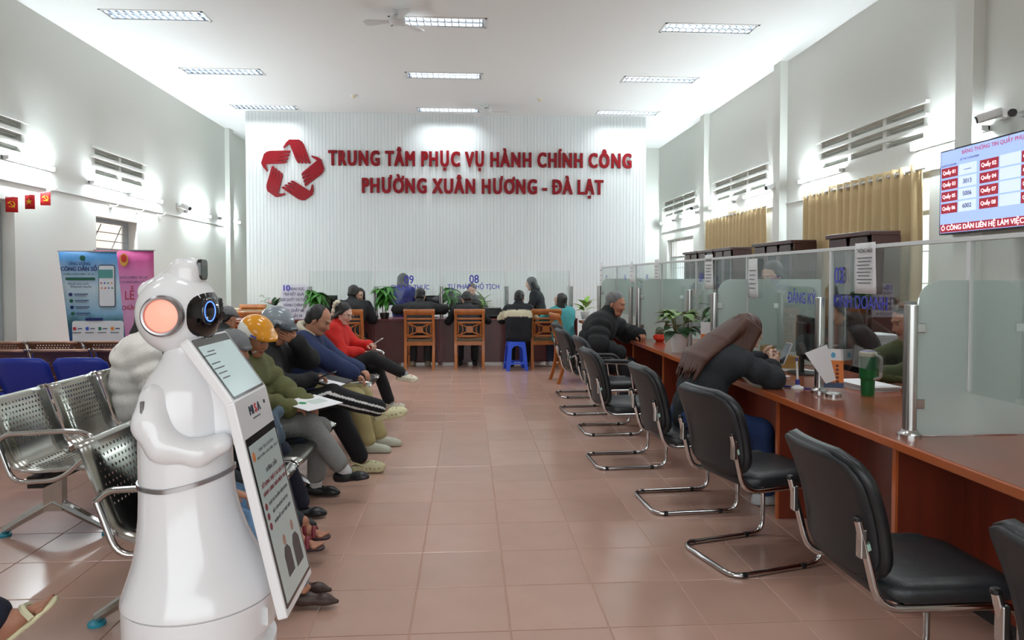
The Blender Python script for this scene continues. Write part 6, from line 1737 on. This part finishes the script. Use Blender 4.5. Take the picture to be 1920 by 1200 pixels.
t, top = potted('lime_leaf_plant', 'lime green leafy plant near rear corner of counters', (at(1097, 590, Y=10.9).x, 10.9, DESK), WPOT, (230, 230, 230))
for k in range(16):
    a = r_.uniform(0, 6.28); add_leaf(lm_lime, t, Vector((.02 * math.cos(a), .02 * math.sin(a), top + r_.uniform(0, .15))), a, R(r_.uniform(0, 60)), r_.uniform(.16, .24))
t, top = potted('red_flower_plant', 'small plant with red flowers in white pot by number 10 board', (at(515, 575, Y=11.4).x, YD + .25, DESK + .1), [(0, 0), (.05, 0), (.062, .1), (.056, .1)], (232, 232, 230))
for k in range(12): a = r_.uniform(0, 6.28); add_leaf(lm_dk if k % 4 else lm_pink, t, Vector((0, 0, top)), a, R(r_.uniform(25, 75)), r_.uniform(.12, .22), wid=.7)
t, top = potted('zz_plant', 'green zamioculcas sprigs on rear desk beside book stack', (at(495, 578, Y=11.4).x, YD + .35, DESK), WPOT, (200, 200, 196))
for k in range(22): a = k * .8; add_leaf(lm_money, t, Vector((.05 * math.cos(k // 6), .02 * k / 6, top + .012 * k)), a, R(20), .1)
t, top = potted('money_plant', 'dark leafy plant behind steel post with orange card', (at(1333, 600, X=2.35).x, at(1333, 600, X=2.35).y, DESK), WPOT, (60, 60, 64))
for k in range(20): a = r_.uniform(0, 6.28); add_leaf(lm_money, t, Vector((.02 * math.cos(a), .02 * math.sin(a), top + r_.uniform(.05, .3))), a, R(r_.uniform(-30, 30)), r_.uniform(.12, .18))
t, top = potted('pink_flower_vase', 'pink flowers blurred behind frosted glass', (2.36, 8.2, DESK), [(0, 0), (.045, 0), (.05, .15), (.045, .15)], (90, 96, 100))
for k in range(14): a = r_.uniform(0, 6.28); add_leaf(lm_pink if k % 2 else lm_lime, t, Vector((0, 0, top + .02 * k)), a, R(r_.uniform(20, 70)), r_.uniform(.12, .2))
t, top = potted('green_plant', 'green plant blurred behind nearest frosted pane', (2.5, 3.05, DESK), WPOT, (150, 154, 152))
for k in range(22): a = r_.uniform(0, 6.28); add_leaf(lm_money, t, Vector((.03 * math.cos(a), .03 * math.sin(a), top + r_.uniform(0, .12))), a, R(r_.uniform(-20, 50)), r_.uniform(.1, .17))
t, top = potted('tall_orchid', 'tall plant with arching strap leaves behind the glass', (2.62, 9.2, DESK), [(0, 0), (.08, 0), (.1, .2), (.09, .2)], (90, 84, 80))
for k, (a, pt, ln) in enumerate(((2.9, 78, .62), (2.2, 62, .5), (.3, 50, .5), (-.6, 40, .45), (1.2, 60, .45), (3.6, 35, .4))): add_leaf(lm_strap, t, Vector((0, 0, top)), a, R(pt), ln, wid=1.1)
t, top = potted('pale_leaf_plant', 'pale fern like plant behind rear glass', (at(905, 570, Y=11.6).x, YD + .4, DESK), WPOT, (210, 210, 206))
for k in range(18): a = r_.uniform(0, 6.28); add_leaf(lm_lime, t, Vector((0, 0, top + .01 * k)), a, R(r_.uniform(20, 75)), r_.uniform(.14, .24), wid=.5)

# ------------------------------------------------------------------ desk equipment
def monitor(label, loc, rz, w_=.5, h_=.3):
    t = thing('computer_monitor', label, 'monitor', loc, rz)
    obj('panel', B().bb(-.02, .012, -w_ / 2, w_ / 2, .1, .1 + h_), m_black, t, bevel=.006)
    obj('rear_housing', B().bb(-.05, -.02, -w_ / 4, w_ / 4, .14, .06 + h_), m_dark, t, bevel=.01)
    obj('display', B().bb(.0125, .0135, -w_ / 2 + .012, w_ / 2 - .012, .112, .088 + h_), M('dark_lcd', (40, 50, 62), .15, emit=.1), t)
    obj('neck', B().bb(-.045, -.02, -.03, .03, .01, .2), m_black, t, bevel=.004)
    obj('stand_base', B().lathe([(.0, 0), (.11, 0), (.11, .008), (.02, .016)], 24, (-.02, 0, 0), 1.1), m_black, t, smooth=40)
monitor('black monitor with curved stand behind counter glass', (2.36, 4.62, DESK), R(-14), .46, .3)
monitor('black monitor seen edge on behind rear glass, left', (at(612, 570, Y=11.55).x, YD + .42, DESK), R(60), .45, .28)
monitor('black monitor on rear desk under 08 lettering', (at(868, 570, Y=11.55).x, YD + .4, DESK), R(75), .45, .28)
monitor('black monitor by seated staff near 09 lettering', (at(808, 570, Y=11.6).x, YD + .45, DESK), R(120), .42, .27)
t = thing('printer', 'black printer on rear desk right of middle visitor', 'printer', (at(922, 590, Y=11.4).x, YD + .3, DESK))
obj('body', B().bb(-.17, .17, -.14, .14, 0, .15), m_black, t, bevel=.02); obj('paper_tray', B().box((0, -.17, .05), (.22, .1, .01), (R(15), 0, 0)), m_dark, t); obj('lid', B().bb(-.16, .16, -.12, .13, .15, .165), m_dark, t, bevel=.006)
# pale wooden file organiser
m_pine = wood('pale_pine', (206, 160, 92), .8, .45, (1, .2, 1))
t = thing('file_organiser', 'pale wooden desk organiser with curved dividers', 'organiser', (2.33, 5.0, DESK), R(-8)); t.scale = (1.3, 1.3, 1.3)
prof_ = [(-.09, 0), (.1, 0), (.1, .06)] + [(.1 - .16 * math.sin(R(a)), .06 + .07 * (1 - math.cos(R(a))) * 1.0) for a in range(15, 91, 15)] + [(-.09, .13)]
for k in range(4): obj('divider', B().prism(prof_, .008, Matrix.Translation((0, -.13 + .087 * k, 0)) @ Matrix.Rotation(math.pi / 2, 4, 'X')), m_pine, t)
obj('base_board', B().bb(-.09, .1, -.13, .13, 0, .01), m_pine, t); obj('back_board', B().bb(-.09, -.082, -.13, .13, .01, .12), m_pine, t); obj('drawer_front', B().bb(.1, .108, -.12, .12, .008, .055), m_pine, t)
# desk pen on a stand
t = thing('desk_pen', 'white and blue pen standing in weighted holder on counter', 'pen', (1.985, 3.99, DESK))
m_bl = M('deep_blue_plastic', (36, 44, 140), .35)
obj('stand_base', B().lathe([(0, 0), (.04, 0), (.038, .008), (.018, .016), (.012, .024)], 24), m_white, t, smooth=40)
obj('socket', B().lathe([(.013, .02), (.011, .05), (.008, .055)], 16), m_bl, t, smooth=40)
obj('pen_barrel', B().tube([(0, 0, .05), (-.005, .005, .17)], [.007, .006], 10), m_white, t, smooth=40); obj('pen_clip', B().tube([(-.004, .004, .165), (-.006, .006, .185)], .007, 8), m_bl, t)
tag(obj('ballpoint_pen', B().tube([(1.93, 4.05, DESK + .006), (2.04, 3.93, DESK + .006)], .005, 8), m_bl), 'blue ballpoint pen lying next to pen stand', 'pen')
# stands, cups, papers
def sheet(label, loc, rz, w_=.21, h_=.297, n=1, group=None):
    r_ = random.Random(int(loc[1] * 100)); t = thing('paper_sheets', label, 'papers', loc, rz, group)
    for k in range(n): obj('sheet', B().box((r_.uniform(-.015, .015) * (n > 1), r_.uniform(-.015, .015) * (n > 1), .001 + k * .004), (w_, h_, .002 if n == 1 else .0035), (0, 0, r_.uniform(-.12, .12) * (n > 1))), m_paper, t)
sheet('loose white papers under elbow of brown haired woman', (2.0, 4.5, DESK), .4, n=3)
sheet('white papers beside desk organiser behind glass', (2.35, 4.75, DESK), .2, n=2)
sheet('stack of papers behind orange card stand', (2.42, 4.0, DESK), .15, n=8)
sheet('open papers on rear desk beside the blue stool visitor', (at(945, 596, Y=11.2).x, YD + .1, DESK), .1, n=2)
sheet('white papers on rear desk at far left', (at(495, 598, Y=11.2).x, YD + .1, DESK), .3, w_=.4, n=3)
t = thing('card_stand', 'acrylic stand with orange printed card on counter', 'card stand', (2.06, 3.72, DESK), R(-20))
m_acr = glass('acrylic', (245, 250, 250))
obj('disc_base', B().lathe([(0, 0), (.042, 0), (.042, .014), (.038, .018)], 28), m_steel, t, smooth=40)
obj('acrylic_plate', B().prism(rrect(.13, .04, .004), .003, frame((0, 0, .035), (1, 0, 0), (0, .25, 1))), m_acr, t)
mcard = frame((0, .015, .155), (1, 0, 0), (0, .12, 1))
cd = obj('card', B().prism(rrect(.105, .22, .004), .003, mcard), m_paper, t)
obj('orange_print', B().prism(rrect(.105, .15, .002), .0008, mcard @ Matrix.Translation((0, -.03, .0018))), M('orange_print', (226, 126, 50), .5), cd)
obj('navy_print', B().prism(rrect(.105, .03, .002), .0008, mcard @ Matrix.Translation((0, -.095, .0025))), M('navy_print', (60, 76, 110), .5), cd)
obj('blue_seal', B().prism([(.012 * math.cos(a), .016 * math.sin(a)) for a in np.linspace(0, 6.28, 15)[:-1]], .0008, mcard @ Matrix.Translation((0, .075, .0018))), M('blue_seal', (90, 170, 210), .5), cd)
for k in range(5): obj('print_mark', B().prism(rrect(.016, .014, .003, 2), .0008, mcard @ Matrix.Translation((.02, .015 - .022 * k, .0026))), M('brown_print', (110, 50, 30), .6), cd)
tag(obj('folded_sheet', B().prism([(-.09, .06), (.03, .11), (.075, -.09), (.02, -.11)], .001, frame((2.0, 3.74, DESK + .18), (.97, -.2, 0), (0, .1, 1))), m_paper, solid=.0005), 'white folded sheet leaning against orange card stand', 'paper')
t = thing('tumbler', 'green insulated tumbler with cream lid and handle', 'tumbler', (2.26, 3.72, DESK), R(-70))
m_grt = M('green_powder_coat', (20, 112, 56), .4)
obj('body', B().lathe([(0, 0), (.033, 0), (.035, .01), (.037, .09), (.043, .098), (.045, .105), (.046, .225)], 32), m_grt, t, smooth=35)
ld_ = obj('lid', B().lathe([(.0465, .225), (.0475, .228), (.0475, .245), (.043, .25), (0, .251)], 32), M('cream_lid', (232, 226, 196), .4), t, smooth=35)
obj('lid_disc', B().lathe([(0, .254), (.036, .253), (.038, .25)], 28), M('lilac_plastic', (150, 130, 200), .4), ld_); obj('straw_slider', B().bb(-.012, .02, -.01, .01, .252, .262), m_white, ld_, bevel=.003)
obj('handle', B().tube(arc_pts([(.044, 0, .235), (.085, 0, .225), (.08, 0, .11), (.042, 0, .1)], .03, 5), .009, 8), M('grey_handle', (190, 192, 190), .4), t, smooth=50)
for k in range(3): obj('logo_mark', B().box((-.0455, -.012 + .012 * k, .165), (.002, .008, .014)), m_white, t)
t = thing('card_stand', 'small orange and white upright card behind white pot plant', 'card stand', (2.0, 5.55, DESK), R(-25))
obj('card', B().bb(-.07, .07, -.002, .002, .01, .3), m_paper, t); obj('orange_print', B().bb(-.068, .068, -.004, -.002, .012, .2), M('orange_print', (226, 126, 50), .5), t); obj('foot', B().bb(-.08, .08, -.03, .03, 0, .01), m_acr, t)
for k in range(4): obj('print_mark', B().bb(-.05 + .01 * (k % 2), .05, -.005, -.004, .165 - .035 * k, .177 - .035 * k), M('brown_print', (110, 50, 30), .6), t)
t = thing('number_board', 'white board reading 10 with collection instructions on rear desk', 'sign board', (at(551, 598, Y=YD).x, YD + .0, DESK), 0)
obj('board', B().box((0, .02, .285), (.4, .008, .57), (R(-5), 0, 0)), M('board_white', (232, 234, 246), .4), t, bevel=.002); obj('foot', B().bb(-.2, .2, -.02, .1, 0, .012), m_acr, t)
fb = lambda x, z: face_ny((x, -.012 + .087 * (z - .285), z))
text('lettering', '10', .13, m_blue_ink, t, fb(-.12, .5), bold=.02, ext=.0006)
for k, s_ in enumerate(('KHU VỰC', 'TRẢ KẾT QUẢ', 'GIẢI QUYẾT THỦ TỤC', 'HÀNH CHÍNH', 'CỦA QUẦY 08', 'VÀ QUẦY 09')):
    text('lettering', s_, .062, M('violet_ink', (52, 46, 104), .5), t, fb(.06 if k == 0 else 0, .49 - .087 * k), bold=.02, ext=.0006, xs=.8 if k != 2 else .62)
# books and files on the rear desk
r_ = random.Random(3)
for k in range(5):
    c_ = [(66, 60, 110), (200, 200, 206), (120, 110, 150), (226, 226, 228), (70, 60, 60)][k]
    t = thing('file_book', ['purple', 'pale grey', 'lilac', 'white', 'dark brown'][k] + ' book in stack beside number 10 board', 'book', (at(512, 590, Y=11.4).x + r_.uniform(-.02, .02), YD + .25, DESK + .02 * k), r_.uniform(-.1, .1), 'books stacked on rear desk')
    obj('cover', B().bb(-.15, .15, -.11, .11, 0, .003).bb(-.15, .15, -.11, .11, .016, .019).bb(-.15, -.147, -.11, .11, 0, .019), M('book_cover_%d' % k, c_, .5), t); obj('pages', B().bb(-.147, .146, -.107, .107, .003, .016), m_paper, t)
# desk and paper pile against the right wall
t = thing('side_desk', 'dark side desk behind staff on the right', 'desk', (3.55, 5.95, 0))
obj('top', B().bb(0, .9, 0, .6, .72, .75), m_cab, t, bevel=.003)
for x in (0, .87): obj('side_panel', B().bb(x, x + .03, .02, .58, 0, .72), m_cab, t)
obj('front_panel', B().bb(.03, .87, .04, .055, .1, .72), m_cab, t)
sheet('tall pile of documents on dark side desk', (3.86, 6.2, .75), .1, n=34)
# things held or resting on laps
i_ = g1; p = pl_(i_, (.36, 0, .625))
t = thing('document_sleeve', 'clear plastic sleeve with white form and green emblem on lap', 'document', p, R(-8)); t.rotation_euler = (0, R(8), R(-30))
obj('form', B().bb(-.12, .12, -.155, .155, 0, .004), m_paper, t); obj('green_emblem', B().lathe([(.02, .0045), (.026, .0046)], 20, (-.02, -.06, 0)), M('emblem_green', (40, 150, 90), .5), t)
for k in range(4): obj('printed_line', B().bb(-.03 + k * .02, -.026 + k * .02, -.02, .11, .004, .0046), M('emblem_green', (40, 150, 90), .5), t)
i_ = g2; p = pl_(i_, (.3, .12, .66))
t = thing('document_folder', 'black document folder on lap of man in grey helmet', 'folder', p, 0); t.rotation_euler = (0, R(12), R(-10))
obj('cover', B().bb(-.13, .13, -.17, .17, 0, .012), m_black, t, bevel=.002); obj('paper', B().bb(-.02, .14, -.15, -.02, .013, .015), m_paper, t)
# plastic bag with bottles on the lap behind the robot screen
p = pl_(g5, (.3, -.06, .5))
t = thing('plastic_bag', 'thin blue tinted plastic bag with bottles behind robot screen', 'bag', (p.x, p.y, p.z - .02))
V, Q = sdf([E_((0, 0, .05), (.1, .12, .1)), C((-.02, -.05, .12), (.02, -.08, .2), .05, .03, k=.05), C((.0, .05, .12), (.06, .06, .17), .05, .02, k=.05)], .012, wr=.012, wf=35)
sobj('film', (V, Q), glass('bag_film', (196, 222, 244), fros=.25, rough=.15, dif=(190, 214, 236)), t)
for k in range(3): obj('bottle', B().lathe([(0, 0), (.03, 0), (.032, .1), (.014, .14), (.014, .155)], 14, (-.04 + .04 * k, .02 * (k % 2) - .03, 0)), glass('bottle_blue', (120, 180, 230), fros=.2, dif=(120, 170, 220)), t, smooth=40)
flush_text()
